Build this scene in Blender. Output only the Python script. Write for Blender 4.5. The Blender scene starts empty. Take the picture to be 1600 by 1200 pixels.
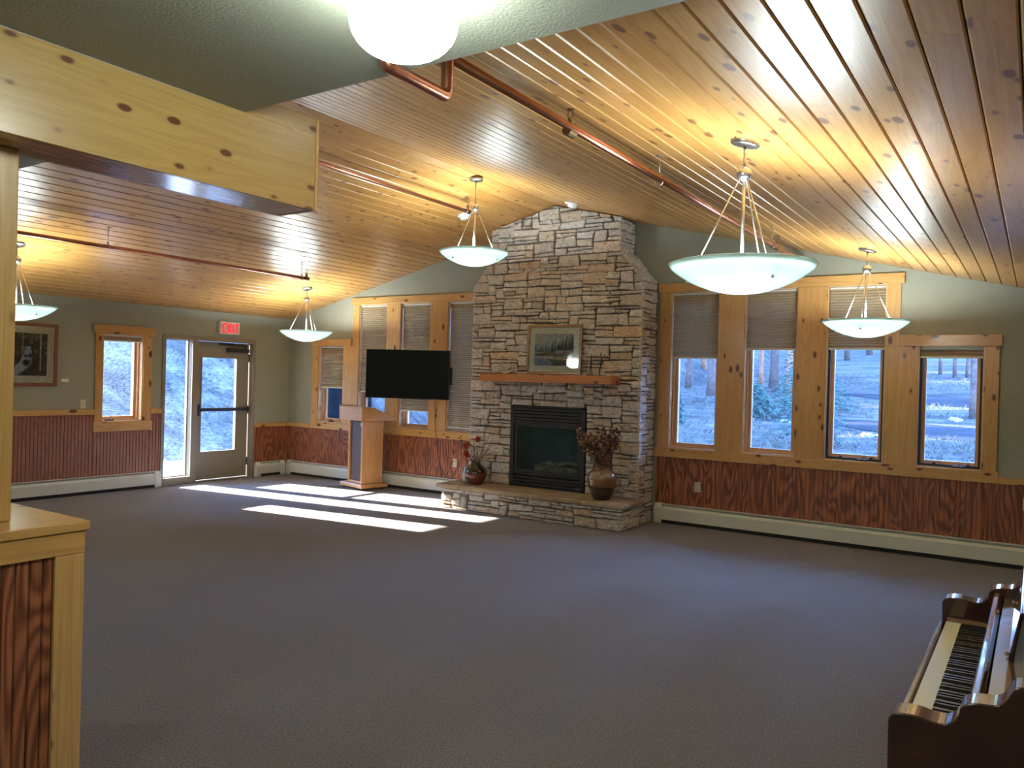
import bpy, bmesh, math, random
from mathutils import Vector, Matrix
C = bpy.data.collections.new('scene'); bpy.context.scene.collection.children.link(C)
SC = bpy.context.scene
PI = math.pi
S_ = 0.2415; RX = 5.233; RZ = 3.774; EH = RZ - S_*RX   # roof slope, ridge, eave
XR = 10.5
def roofz(x): return RZ - S_*abs(x-RX)

# ------------------------------------------------------------------ mesh builder
class MB:
    def __init__(s): s.v = []; s.f = []; s.m = []
    def add(s, vs, fs, mi=0):
        b = len(s.v); s.v += [tuple(v) for v in vs]
        for f in fs: s.f.append([b+i for i in f]); s.m.append(mi)
        return s
    def box(s, x0, x1, y0, y1, z0, z1, mi=0):
        if x0 > x1: x0, x1 = x1, x0
        if y0 > y1: y0, y1 = y1, y0
        if z0 > z1: z0, z1 = z1, z0
        return s.add([(x0,y0,z0),(x1,y0,z0),(x1,y1,z0),(x0,y1,z0),(x0,y0,z1),(x1,y0,z1),(x1,y1,z1),(x0,y1,z1)],
              [(0,3,2,1),(4,5,6,7),(0,1,5,4),(1,2,6,5),(2,3,7,6),(3,0,4,7)], mi)
    def prism(s, poly, axis, a, b, mi=0):
        # poly of 2D points in the other two axes (order xyz minus axis), extruded a..b
        n = len(poly)
        def P(p, t):
            return {'X': (t, p[0], p[1]), 'Y': (p[0], t, p[1]), 'Z': (p[0], p[1], t)}[axis]
        area = sum(poly[i][0]*poly[(i+1)%n][1]-poly[(i+1)%n][0]*poly[i][1] for i in range(n))
        vs = [P(p, a) for p in poly]+[P(p, b) for p in poly]
        fs = [tuple(range(n-1, -1, -1)), tuple(range(n, 2*n))]+[(i, (i+1)%n, n+(i+1)%n, n+i) for i in range(n)]
        flip = (area < 0) ^ (axis == 'Y') ^ (b < a)
        if flip: fs = [tuple(reversed(f)) for f in fs]
        return s.add(vs, fs, mi)
    def tube(s, pts, r, n=10, mi=0, caps=True):
        pts = [Vector(p) for p in pts]
        rs = r if isinstance(r, (list, tuple)) else [r]*len(pts)
        vs = []; prev = None
        for i, p in enumerate(pts):
            t = (pts[min(i+1, len(pts)-1)]-pts[max(i-1, 0)])
            if t.length < 1e-9: t = Vector((0,0,1))
            t.normalize()
            if prev is None: u = t.orthogonal().normalized()
            else:
                u = prev-t*prev.dot(t)
                u = u.normalized() if u.length > 1e-6 else t.orthogonal().normalized()
            prev = u; w = t.cross(u)
            for k in range(n):
                a = 2*PI*k/n; vs.append(p+(u*math.cos(a)+w*math.sin(a))*rs[i])
        fs = []
        for i in range(len(pts)-1):
            for k in range(n):
                fs.append((i*n+k, i*n+(k+1)%n, (i+1)*n+(k+1)%n, (i+1)*n+k))
        if caps: fs += [tuple(range(n-1, -1, -1)), tuple(range((len(pts)-1)*n, len(pts)*n))]
        return s.add(vs, fs, mi)
    def lathe(s, prof, c=(0,0,0), n=32, mi=0):
        vs = []; fs = []; m = len(prof)
        for r, z in prof:
            for k in range(n):
                a = 2*PI*k/n; vs.append((c[0]+r*math.cos(a), c[1]+r*math.sin(a), c[2]+z))
        for i in range(m-1):
            for k in range(n):
                fs.append((i*n+k, i*n+(k+1)%n, (i+1)*n+(k+1)%n, (i+1)*n+k))
        return s.add(vs, fs, mi)
    def ball(s, c, r, n=16, mi=0, sc=(1,1,1)):
        vs = [(c[0], c[1], c[2]-r*sc[2])]; m = n//2
        for i in range(1, m):
            ph = -PI/2+PI*i/m
            for k in range(n):
                a = 2*PI*k/n; vs.append((c[0]+r*sc[0]*math.cos(ph)*math.cos(a), c[1]+r*sc[1]*math.cos(ph)*math.sin(a), c[2]+r*sc[2]*math.sin(ph)))
        vs.append((c[0], c[1], c[2]+r*sc[2])); fs = []
        for k in range(n): fs.append((0, 1+(k+1)%n, 1+k))
        for i in range(m-2):
            for k in range(n):
                a = 1+i*n+k; b = 1+i*n+(k+1)%n; fs.append((a, b, b+n, a+n))
        L = len(vs)-1
        for k in range(n): fs.append((L, 1+(m-2)*n+k, 1+(m-2)*n+(k+1)%n))
        return s.add(vs, fs, mi)
    def build(s, name, mats, parent=None, bevel=0, smooth=False, local=False, origin=None, solid=0):
        me = bpy.data.meshes.new(name)
        off = Vector((0,0,0))
        if not local:
            if parent is not None:
                p = parent
                while p is not None: off += p.location; p = p.parent
            elif origin == 'base':
                xs = [v[0] for v in s.v]; ys = [v[1] for v in s.v]; zs = [v[2] for v in s.v]
                off = Vector(((min(xs)+max(xs))/2, (min(ys)+max(ys))/2, min(zs)))
        me.from_pydata([tuple(Vector(v)-off) for v in s.v], [], s.f)
        if not isinstance(mats, (list, tuple)): mats = [mats]
        for m in mats: me.materials.append(m)
        for p, mi in zip(me.polygons, s.m): p.material_index = mi; p.use_smooth = smooth
        me.update()
        o = bpy.data.objects.new(name, me); C.objects.link(o)
        if parent is not None: o.parent = parent
        elif origin == 'base': o.location = off
        if solid:
            md = o.modifiers.new('solid', 'SOLIDIFY'); md.thickness = solid; md.offset = 0
        if bevel:
            md = o.modifiers.new('bevel', 'BEVEL'); md.width = bevel; md.segments = 2; md.limit_method = 'ANGLE'
        return o
def B(*a, mi=0): return MB().box(*a, mi=mi)
def thing(name, loc, label, cat, group=None, rotz=0):
    o = bpy.data.objects.new(name, None); C.objects.link(o); o.empty_display_size = .1
    o.location = loc; o.rotation_euler = (0,0,rotz); o['label'] = label; o['category'] = cat
    if group: o['group'] = group
    return o
def tag(o, label, cat, group=None):
    o['label'] = label; o['category'] = cat
    if group: o['group'] = group
    return o
def struct(o, label=None):
    o['kind'] = 'structure'
    if label: o['label'] = label
    return o

# ------------------------------------------------------------------ materials
def newmat(name):
    m = bpy.data.materials.new(name); m.use_nodes = True; nt = m.node_tree
    for n in list(nt.nodes): nt.nodes.remove(n)
    out = nt.nodes.new('ShaderNodeOutputMaterial')
    return m, nt, out
class N:
    def __init__(s, nt): s.nt = nt
    def __call__(s, typ, **kw):
        n = s.nt.nodes.new(typ); ins = kw.pop('i', {})
        for k, v in kw.items(): setattr(n, k, v)
        for k, v in ins.items():
            if isinstance(v, bpy.types.NodeSocket): s.nt.links.new(v, n.inputs[k])
            else: n.inputs[k].default_value = v
        return n
def ramp(g, fac, stops):
    r = g('ShaderNodeValToRGB', i={'Fac': fac}); e = r.color_ramp.elements
    while len(e) < len(stops): e.new(.5)
    for k, (p, c) in enumerate(stops):
        e[k].position = p; e[k].color = (*c, 1) if len(c) == 3 else c
    return r.outputs['Color']
def grey(v): return (v, v, v)
def simple(name, col, rough=.5, metal=0, coat=0, noise=0, nscale=8, bump=0, bscale=60, spec=.5):
    m, nt, out = newmat(name); g = N(nt)
    b = g('ShaderNodeBsdfPrincipled', i={'Roughness': rough, 'Metallic': metal, 'Coat Weight': coat, 'Specular IOR Level': spec})
    tc = g('ShaderNodeTexCoord').outputs['Object']
    n = g('ShaderNodeTexNoise', i={'Vector': tc, 'Scale': nscale, 'Detail': 3})
    k = max(noise, .03)
    c = ramp(g, n.outputs['Fac'], [(.3, tuple(x*(1-k) for x in col)), (.7, tuple(min(1, x*(1+k)) for x in col))])
    nt.links.new(c, b.inputs['Base Color'])
    if bump:
        n2 = g('ShaderNodeTexNoise', i={'Vector': tc, 'Scale': bscale, 'Detail': 2})
        bp = g('ShaderNodeBump', i={'Strength': bump, 'Distance': .01, 'Height': n2.outputs['Fac']})
        nt.links.new(bp.outputs[0], b.inputs['Normal'])
    nt.links.new(b.outputs[0], out.inputs[0]); return m
def emis(name, col, st):
    m, nt, out = newmat(name); g = N(nt)
    e = g('ShaderNodeEmission', i={'Color': (*col, 1), 'Strength': st}); nt.links.new(e.outputs[0], out.inputs[0]); return m
def pine(name, axis, light=(.72,.44,.165), dark=(.52,.27,.08), knot=(.13,.045,.015), rough=.3, coat=.3, knots=1., ks=8.5, island=True, bump=.05, crough=.15, kr=.04):
    m, nt, out = newmat(name); g = N(nt)
    tc = g('ShaderNodeTexCoord').outputs['Object']
    v = tc
    if island:
        ge = g('ShaderNodeNewGeometry'); rnd = ge.outputs['Random Per Island']
        sc = g('ShaderNodeMath', operation='MULTIPLY', i={0: rnd, 1: 37.})
        v = g('ShaderNodeVectorMath', operation='ADD', i={0: tc, 1: sc.outputs[0]}).outputs[0]
    def mp(a, b):
        s = [b, b, b]; s['XYZ'.index(axis)] = a
        return g('ShaderNodeMapping', i={'Vector': v, 'Scale': s}).outputs[0]
    n1 = g('ShaderNodeTexNoise', i={'Vector': mp(.35, 5.), 'Scale': 1.6, 'Detail': 4, 'Distortion': .8})
    n2 = g('ShaderNodeTexNoise', i={'Vector': mp(.8, 40.), 'Scale': 2., 'Detail': 3, 'Distortion': .5})
    rings = g('ShaderNodeMath', operation='MULTIPLY', i={0: n1.outputs['Fac'], 1: 60.})
    sn = g('ShaderNodeMath', operation='SINE', i={0: rings.outputs[0]})
    s2 = g('ShaderNodeMath', operation='MULTIPLY_ADD', i={0: sn.outputs[0], 1: .16, 2: .5})
    mx = g('ShaderNodeMix', data_type='FLOAT', i={'Factor': .45, 'A': s2.outputs[0], 'B': n2.outputs['Fac']})
    col = ramp(g, mx.outputs[0], [(.25, dark), (.42, tuple((a*1.3+b)/2.3 for a, b in zip(light, dark))), (.62, light)])
    # large tonal drift
    n3 = g('ShaderNodeTexNoise', i={'Vector': mp(.6, 2.), 'Scale': 1., 'Detail': 1})
    c3 = ramp(g, n3.outputs['Fac'], [(.3, (.86,.80,.72)), (.7, (1.,1.,1.))])
    mm = g('ShaderNodeMix', data_type='RGBA', blend_type='MULTIPLY', i={'Factor': .8, 'A': col, 'B': c3}); col = mm.outputs['Result']
    if island:
        c4 = ramp(g, rnd, [(0, (.84,.78,.70)), (.5, (.97,.95,.93)), (1, (1.,1.,1.))])
        mm = g('ShaderNodeMix', data_type='RGBA', blend_type='MULTIPLY', i={'Factor': 1., 'A': col, 'B': c4}); col = mm.outputs['Result']
    # knots
    vo = g('ShaderNodeTexVoronoi', feature='F1', i={'Vector': mp(.55, 1.15), 'Scale': ks, 'Randomness': 1.})
    nk = g('ShaderNodeTexNoise', i={'Vector': mp(3., 5.), 'Scale': 3.})
    dd = g('ShaderNodeMath', operation='MULTIPLY_ADD', i={0: nk.outputs['Fac'], 1: .06, 2: vo.outputs['Distance']})
    gate = g('ShaderNodeSeparateColor', i={0: vo.outputs['Color']})
    gt = g('ShaderNodeMath', operation='MULTIPLY_ADD', i={0: gate.outputs[0], 1: -.16, 2: .195+kr})
    df = g('ShaderNodeMath', operation='SUBTRACT', i={0: dd.outputs[0], 1: gt.outputs[0]})
    kf = ramp(g, df.outputs[0], [(0., grey(1)), (.012, grey(.75)), (.05, grey(.12)), (.11, grey(.0))])
    kf2 = g('ShaderNodeMath', operation='MULTIPLY', i={0: kf, 1: knots})
    mk = g('ShaderNodeMix', data_type='RGBA', i={'Factor': kf2.outputs[0], 'A': col, 'B': (*knot, 1)}); col = mk.outputs['Result']
    b = g('ShaderNodeBsdfPrincipled', i={'Base Color': col, 'Roughness': rough, 'Coat Weight': coat, 'Coat Roughness': crough})
    bp = g('ShaderNodeBump', i={'Strength': bump, 'Distance': .01, 'Height': n2.outputs['Fac']}); nt.links.new(bp.outputs[0], b.inputs['Normal'])
    nt.links.new(b.outputs[0], out.inputs[0]); return m
def redwood(name, axis_across, light=(.40,.135,.055), dark=(.15,.042,.02), amp=.46):
    m, nt, out = newmat(name); g = N(nt)
    tc = g('ShaderNodeTexCoord').outputs['Object']
    def mp(a, b): return g('ShaderNodeMapping', i={'Vector': tc, 'Scale': (b, b, a)}).outputs[0]
    n1 = g('ShaderNodeTexNoise', i={'Vector': mp(.66, 3.3), 'Scale': 1.45, 'Detail': 1.2, 'Distortion': .25})
    m1 = g('ShaderNodeMath', operation='MULTIPLY', i={0: n1.outputs['Fac'], 1: 85.})
    sn = g('ShaderNodeMath', operation='SINE', i={0: m1.outputs[0]})
    s2 = g('ShaderNodeMath', operation='MULTIPLY_ADD', i={0: sn.outputs[0], 1: amp, 2: .5})
    n2 = g('ShaderNodeTexNoise', i={'Vector': mp(2., 60.), 'Scale': 1.5, 'Detail': 3})
    mx = g('ShaderNodeMix', data_type='FLOAT', i={'Factor': .45, 'A': s2.outputs[0], 'B': n2.outputs['Fac']})
    col = ramp(g, mx.outputs[0], [(.22, dark), (.48, tuple((a+b)/2 for a, b in zip(light, dark))), (.75, light)])
    b = g('ShaderNodeBsdfPrincipled', i={'Base Color': col, 'Roughness': .38, 'Coat Weight': .15, 'Coat Roughness': .3})
    nt.links.new(b.outputs[0], out.inputs[0]); return m
def carpet():
    m, nt, out = newmat('carpet'); g = N(nt)
    tc = g('ShaderNodeTexCoord').outputs['Object']
    n1 = g('ShaderNodeTexNoise', i={'Vector': tc, 'Scale': 150., 'Detail': 3, 'Roughness': .7})
    n2 = g('ShaderNodeTexNoise', i={'Vector': tc, 'Scale': 1.2, 'Detail': 3})
    n3 = g('ShaderNodeTexVoronoi', i={'Vector': tc, 'Scale': 110.})
    col = ramp(g, n1.outputs['Fac'], [(.33, (.055,.045,.040)), (.5, (.140,.115,.103)), (.68, (.36,.30,.26))])
    c2 = ramp(g, n2.outputs['Fac'], [(.3, grey(.9)), (.7, grey(1.))])
    mm = g('ShaderNodeMix', data_type='RGBA', blend_type='MULTIPLY', i={'Factor': 1., 'A': col, 'B': c2})
    b = g('ShaderNodeBsdfPrincipled', i={'Base Color': mm.outputs['Result'], 'Roughness': .95, 'Specular IOR Level': .15, 'Sheen Weight': .25, 'Sheen Roughness': .5})
    bp = g('ShaderNodeBump', i={'Strength': .5, 'Distance': .006, 'Height': n3.outputs['Distance']}); nt.links.new(bp.outputs[0], b.inputs['Normal'])
    nt.links.new(b.outputs[0], out.inputs[0]); return m
def stonemat(name, warm=0.):
    m, nt, out = newmat(name); g = N(nt)
    tc = g('ShaderNodeTexCoord').outputs['Object']; ge = g('ShaderNodeNewGeometry'); rnd = ge.outputs['Random Per Island']
    sc = g('ShaderNodeMath', operation='MULTIPLY', i={0: rnd, 1: 53.})
    v = g('ShaderNodeVectorMath', operation='ADD', i={0: tc, 1: sc.outputs[0]}).outputs[0]
    base = ramp(g, rnd, [(0, (0.461,0.429,0.371)), (.14, (0.614,0.582,0.538)), (.3, (0.538,0.448,0.346)), (.42, (0.666,0.640,0.595)), (.56, (0.538,0.512,0.480)), (.7, (0.640,0.563,0.467)), (.8, (0.576,0.557,0.512)), (.93, (0.640,0.474,0.320)), (1, (0.704,0.666,0.614))])
    n1 = g('ShaderNodeTexNoise', i={'Vector': g('ShaderNodeMapping', i={'Vector': v, 'Scale': (14,14,26)}).outputs[0], 'Scale': 1., 'Detail': 6, 'Roughness': .7, 'Distortion': 1.})
    c1 = ramp(g, n1.outputs['Fac'], [(.3, (.42,.38,.33)), (.46, (.92,.9,.88)), (.6, (1.15,1.13,1.12)), (.72, (1.6,1.6,1.65))])
    mm = g('ShaderNodeMix', data_type='RGBA', blend_type='MULTIPLY', i={'Factor': .9, 'A': base, 'B': c1})
    b = g('ShaderNodeBsdfPrincipled', i={'Base Color': mm.outputs['Result'], 'Roughness': .8, 'Specular IOR Level': .3})
    n2 = g('ShaderNodeTexNoise', i={'Vector': v, 'Scale': 45., 'Detail': 5, 'Roughness': .65})
    bp = g('ShaderNodeBump', i={'Strength': .8, 'Distance': .015, 'Height': n2.outputs['Fac']}); nt.links.new(bp.outputs[0], b.inputs['Normal'])
    nt.links.new(b.outputs[0], out.inputs[0]); return m
def glassmat(name, dust=.02, dcol=(.7,.85,1.), spots=True):
    m, nt, out = newmat(name); g = N(nt)
    fr = g('ShaderNodeFresnel', i={'IOR': 1.45})
    tr = g('ShaderNodeBsdfTransparent', i={'Color': (.97,.98,1,1)}); gl = g('ShaderNodeBsdfGlossy', i={'Roughness': .01})
    mx = g('ShaderNodeMixShader', i={0: fr.outputs[0], 1: tr.outputs[0], 2: gl.outputs[0]})
    last = mx.outputs[0]
    if dust:
        tc = g('ShaderNodeTexCoord').outputs['Object']
        n = g('ShaderNodeTexNoise', i={'Vector': tc, 'Scale': 9., 'Detail': 6, 'Roughness': .7, 'Distortion': 1.})
        f = ramp(g, n.outputs['Fac'], [(.3, grey(dust*.35)), (.7, grey(dust*1.6))])
        tl = g('ShaderNodeBsdfTranslucent', i={'Color': (*dcol, 1)})
        last = g('ShaderNodeMixShader', i={0: f, 1: last, 2: tl.outputs[0]}).outputs[0]
    nt.links.new(last, out.inputs[0]); return m

M = {}
M['pineX'] = pine('pine_along_x', 'X'); M['pineY'] = pine('pine_along_y', 'Y'); M['pineZ'] = pine('pine_along_z', 'Z')
M['ceil'] = pine('ceiling_planks', 'Y', light=(.66,.37,.115), dark=(.47,.22,.055), rough=.34, coat=.22, ks=9., knots=.85, bump=.004, crough=.26)
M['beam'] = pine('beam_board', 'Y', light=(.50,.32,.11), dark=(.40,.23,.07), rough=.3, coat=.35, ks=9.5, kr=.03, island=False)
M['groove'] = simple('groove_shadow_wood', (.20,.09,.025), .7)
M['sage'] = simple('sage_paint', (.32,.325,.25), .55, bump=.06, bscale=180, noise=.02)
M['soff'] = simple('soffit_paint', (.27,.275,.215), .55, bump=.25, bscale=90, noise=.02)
M['red'] = redwood('stained_beadboard', 'X'); M['red2'] = redwood('stained_beadboard_plain', 'X', light=(.36,.135,.075), dark=(.19,.062,.038), amp=.2)
M['carpet'] = carpet()
M['stone'] = stonemat('ledge_stone'); M['mortar'] = simple('mortar', (.12,.11,.10), .95, bump=.3, noise=.2)
M['slab'] = simple('hearth_flagstone', (.36,.28,.18), .7, noise=.25, nscale=6, bump=.4, bscale=50)
M['mantel'] = pine('mantel_wood', 'X', light=(.56,.21,.055), dark=(.40,.13,.03), knot=(.10,.02,.01), rough=.35, island=False)
M['heater'] = simple('heater_enamel', (.66,.68,.61), .4)
M['dark'] = simple('dark_gap', (.02,.02,.02), .8)
M['black'] = simple('black_metal', (.018,.018,.02), .45)
M['blackgloss'] = simple('screen_glass', (.004,.004,.005), .12)
M['taupe'] = simple('taupe_metal', (.26,.225,.165), .45)
M['white'] = simple('white_plastic', (.72,.72,.68), .4)
M['ivory'] = simple('ivory_plate', (.62,.58,.43), .4)
M['nickel'] = simple('brushed_nickel', (.55,.53,.50), .32, metal=1)
M['copper'] = simple('copper_pipe', (.62,.27,.17), .28, metal=1, noise=.1)
M['brass'] = simple('brass_fitting', (.30,.22,.12), .35, metal=1)
M['glass'] = glassmat('window_glass', .004)
M['dusty'] = glassmat('dusty_glass', .004, (.35,.68,1.))  # dust, with blue sky haze put into its tint
M['redled'] = emis('exit_letters', (1.,.02,.035), .24)
def shade_mat():
    m, nt, out = newmat('pleated_shade'); g = N(nt)
    tc = g('ShaderNodeTexCoord').outputs['Object']
    n = g('ShaderNodeTexNoise', i={'Vector': tc, 'Scale': 200.})
    c = ramp(g, n.outputs['Fac'], [(0, (.46,.37,.245)), (1, (.46,.37,.245))])
    d = g('ShaderNodeBsdfDiffuse', i={'Color': c}); t = g('ShaderNodeBsdfTranslucent', i={'Color': c})
    mx = g('ShaderNodeMixShader', i={0: .05, 1: d.outputs[0], 2: t.outputs[0]}); nt.links.new(mx.outputs[0], out.inputs[0]); return m
M['shade'] = shade_mat()
def bowl_mat():
    m, nt, out = newmat('frosted_bowl_glass'); g = N(nt)
    t = g('ShaderNodeBsdfTranslucent', i={'Color': (.78,.97,.95,1)}); d = g('ShaderNodeBsdfDiffuse', i={'Color': (.62,.82,.80,1)})
    mx = g('ShaderNodeMixShader', i={0: .25, 1: t.outputs[0], 2: d.outputs[0]})
    gl = g('ShaderNodeBsdfGlossy', i={'Roughness': .2}); fr = g('ShaderNodeFresnel', i={'IOR': 1.4})
    m2 = g('ShaderNodeMixShader', i={0: fr.outputs[0], 1: mx.outputs[0], 2: gl.outputs[0]})
    nt.links.new(m2.outputs[0], out.inputs[0]); return m
M['bowl'] = bowl_mat()
M['globe'] = emis('lit_globe_glass', (.88,1.,.94), 8)

# ------------------------------------------------------------------ walls
def wall_cols(mb, us, holes, top, bot, mk):
    """us sorted break positions; holes (u0,u1,z0,z1); mk(u0,u1,zs at u0, zs at u1)"""
    br = sorted(set(us+[h[0] for h in holes]+[h[1] for h in holes]))
    for a, b in zip(br[:-1], br[1:]):
        hs = sorted([(h[2], h[3]) for h in holes if h[0] <= a+1e-6 and h[1] >= b-1e-6])
        z = bot
        for h0, h1 in hs:
            if h0 > z+1e-6: mk(mb, a, b, z, h0, h0)
            z = h1
        mk(mb, a, b, z, top(a), top(b))
def mk_gable(mb, a, b, z, ta, tb): mb.prism([(a,z),(b,z),(b,tb),(a,ta)], 'Y', 0, .2)
def mk_left(mb, a, b, z, ta, tb): mb.box(-.2, 0, a, b, z, min(ta, tb))
WIN_R = [(6.59,7.17,.88,2.70),(7.46,8.03,.88,2.70),(8.33,8.90,.88,2.70),(9.20,9.765,.88,2.07)]
WIN_L = [(.705,1.245,.88,2.08),(1.57,2.13,.88,2.70),(2.40,2.96,.88,2.70),(3.28,3.85,.88,2.70)]
mb = MB(); wall_cols(mb, [-.2, RX, XR+.2], WIN_L+WIN_R, lambda x: roofz(x)+.06, -.02, mk_gable)
struct(mb.build('wall_back', M['sage']))
LW = (-3.10,-2.54,.93,2.09); LD = (-2.255,-.675,0,2.13)
mb = MB(); wall_cols(mb, [-11.0, 0.0], [LW, LD], lambda y: EH+.05, -.02, mk_left)
struct(mb.build('wall_left', M['sage']))
struct(B(XR, XR+.2, -11.2, 0, -.02, 3.0).build('wall_right', M['sage']))
struct(B(-.2, XR+.2, -11.2, -11.0, -.02, 2.9).build('wall_front', M['sage']))
struct(B(-.2, XR+.2, -11.2, .2, -.12, 0).build('floor', M['carpet']))
# plank ceiling: every board a beveled strip running towards the gable
random.seed(3)
mb = MB(); Wp = .1258; Y1 = 0.0
def plank(mb, x0, x1, y0, y1):
    g = .0022; c = .006; d = .007
    def z(x): return roofz(x)
    lo = x0+g; hi = x1-g
    sx = [(lo, d), (lo+c, 0), (hi-c, 0), (hi, d), (hi, .02), (lo, .02)]
    mb.prism([(x, z(x)+dz) for x, dz in sx], 'Y', y0+.001, y1-.001)
nb = 43
for side in (-1, 1):
    for k in range(nb):
        xa = RX+side*k*Wp; xb = RX+side*(k+1)*Wp
        x0, x1 = min(xa, xb), max(xa, xb)
        x0 = max(x0, 0); x1 = min(x1, XR)
        if x1-x0 < .02: continue

        Y0 = -10.98 if x1 > 9.42 else -6.588
        cuts = [Y0]; y = Y0+random.uniform(.5, 3.)
        while y < Y1-.5: cuts.append(y); y += random.uniform(1.4, 3.6)
        cuts.append(Y1)
        for a, b in zip(cuts[:-1], cuts[1:]): plank(mb, x0, x1, a, b)
struct(mb.build('ceiling', M['ceil']))
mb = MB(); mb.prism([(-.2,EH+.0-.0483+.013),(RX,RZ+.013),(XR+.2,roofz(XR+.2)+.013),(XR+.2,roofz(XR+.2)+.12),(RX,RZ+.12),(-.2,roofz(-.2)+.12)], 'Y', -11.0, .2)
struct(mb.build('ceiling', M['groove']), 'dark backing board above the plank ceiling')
# roof over the rest, eaves
mb = MB(); mb.prism([(-.75,roofz(-.75)+.13),(RX,RZ+.13),(XR+.75,roofz(XR+.75)+.13),(XR+.75,roofz(XR+.75)+.2),(RX,RZ+.2),(-.75,roofz(-.75)+.2)], 'Y', -11.4, .75)
struct(mb.build('ceiling', M['dark']), 'roof deck above the room')
# soffit (lower painted ceiling) and rear dividing wall above it
ZS = 2.747; YS = -6.59; XB = 7.329
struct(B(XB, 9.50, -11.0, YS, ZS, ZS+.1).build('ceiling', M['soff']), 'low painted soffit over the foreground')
mb = MB(); mb.prism([(.98,ZS+.001),(9.48,ZS+.001),(RX,RZ-.005)], 'Y', YS-.1, YS-.002)
struct(mb.build('wall_soffit', M['sage']))
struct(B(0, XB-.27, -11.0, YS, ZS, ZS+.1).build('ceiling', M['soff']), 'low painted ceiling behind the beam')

# ------------------------------------------------------------------ casings (trim)
tn = [0]
def trim(mb, mat, label=None, bevel=.003):
    tn[0] += 1; return struct(mb.build('trim_%d' % tn[0], mat, bevel=bevel), label)
t = .022
# right group
trim(MB().box(6.435,9.06,-t-.012,0,2.70,2.805), M['pineX']); trim(MB().box(9.032,9.905,-t-.012,0,2.07,2.18), M['pineX'])
for a, b, z in ((6.46,6.59,2.70),(7.17,7.46,2.70),(8.03,8.33,2.70),(9.765,9.888,2.07)): trim(MB().box(a,b,-t,0,.88,z), M['pineZ'])
trim(MB().box(8.90,9.03,-t,0,2.07,2.70), M['pineZ']); trim(MB().box(8.90,9.20,-t,0,.88,2.07), M['pineZ'])
trim(MB().box(6.43,9.90,-t-.004,0,.775,.88), M['pineX']); trim(MB().box(9.90,XR,-t-.008,0,.775,.836), M['pineX'])
# left group
trim(MB().box(1.42,4.02,-t-.012,0,2.70,2.805), M['pineX']); trim(MB().box(.545,1.418,-t-.012,0,2.08,2.18), M['pineX'])
for a, b, z in ((.56,.705,2.08),(2.13,2.40,2.70),(2.96,3.28,2.70)): trim(MB().box(a,b,-t,0,.88,z), M['pineZ'])
trim(MB().box(1.44,1.57,-t,0,2.08,2.70), M['pineZ']); trim(MB().box(1.245,1.57,-t,0,.88,2.08), M['pineZ'])
trim(MB().box(3.85,4.02,-t,0,.88,2.70), M['pineZ'])
trim(MB().box(.545,4.02,-t-.004,0,.775,.88), M['pineX']); trim(MB().box(0,.545,-t-.008,0,.775,.836), M['pineX'])
# left wall: window casing, chair rails
trim(MB().box(0,t+.012,-3.235,-2.385,2.09,2.20), M['pineY']); trim(MB().box(0,t,-3.20,-3.10,.92,2.09), M['pineZ'])
trim(MB().box(0,t,-2.54,-2.42,.92,2.09), M['pineZ']); trim(MB().box(0,t+.008,-3.215,-2.395,.80,.93), M['pineY'])
trim(MB().box(0,t+.004,-5.62,-3.201,1.025,1.095), M['pineY']); trim(MB().box(0,t+.004,-2.419,-2.256,1.025,1.095), M['pineY'])
trim(MB().box(0,t+.004,-.674,-.001,.775,.836), M['pineY'])
# beadboard
def bead(axis, u0, u1, z0, z1, mat, off=0., sgn=1, w=.045, holes=(), gw=.0055, gd=.001):
    """vertical bead strips; axis 'Y' -> faces +X at x=off ; axis 'X' -> faces -Y at y=off"""
    mb = MB(); u = u0
    while u < u1-.004:
        a = u; b = min(u+w, u1); zz0, zz1 = z0, z1
        for h in holes:
            if a >= h[0]-.001 and b <= h[1]+w*.5: zz1 = h[2]
        p = [(a+.0008,0),(a+.0008,gd),(a+gw,.009),(b-gw,.009),(b-.0008,gd),(b-.0008,0)]
        if axis == 'Y': mb.prism([(off+d, q) for q, d in p], 'Z', zz0, zz1)
        else: mb.prism([(q, off-d) for q, d in p], 'Z', zz0, zz1)
        u += w
    return mb
def beadtrim(mb, m='red'): return trim(mb, M[m], bevel=0)
beadtrim(bead('Y', -5.6, -3.2, .1, 1.025, None), 'red2'); beadtrim(bead('Y', -3.2, -2.42, .1, .80, None), 'red2'); beadtrim(bead('Y', -2.42, -2.256, .1, 1.025, None), 'red2')
beadtrim(bead('Y', -.674, -.01, .1, .775, None))
beadtrim(bead('X', .01, 3.98, .1, .775, None, gw=.0035, gd=.005)); beadtrim(bead('X', 6.45, XR, .1, .775, None, gw=.003, gd=.006))

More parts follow.
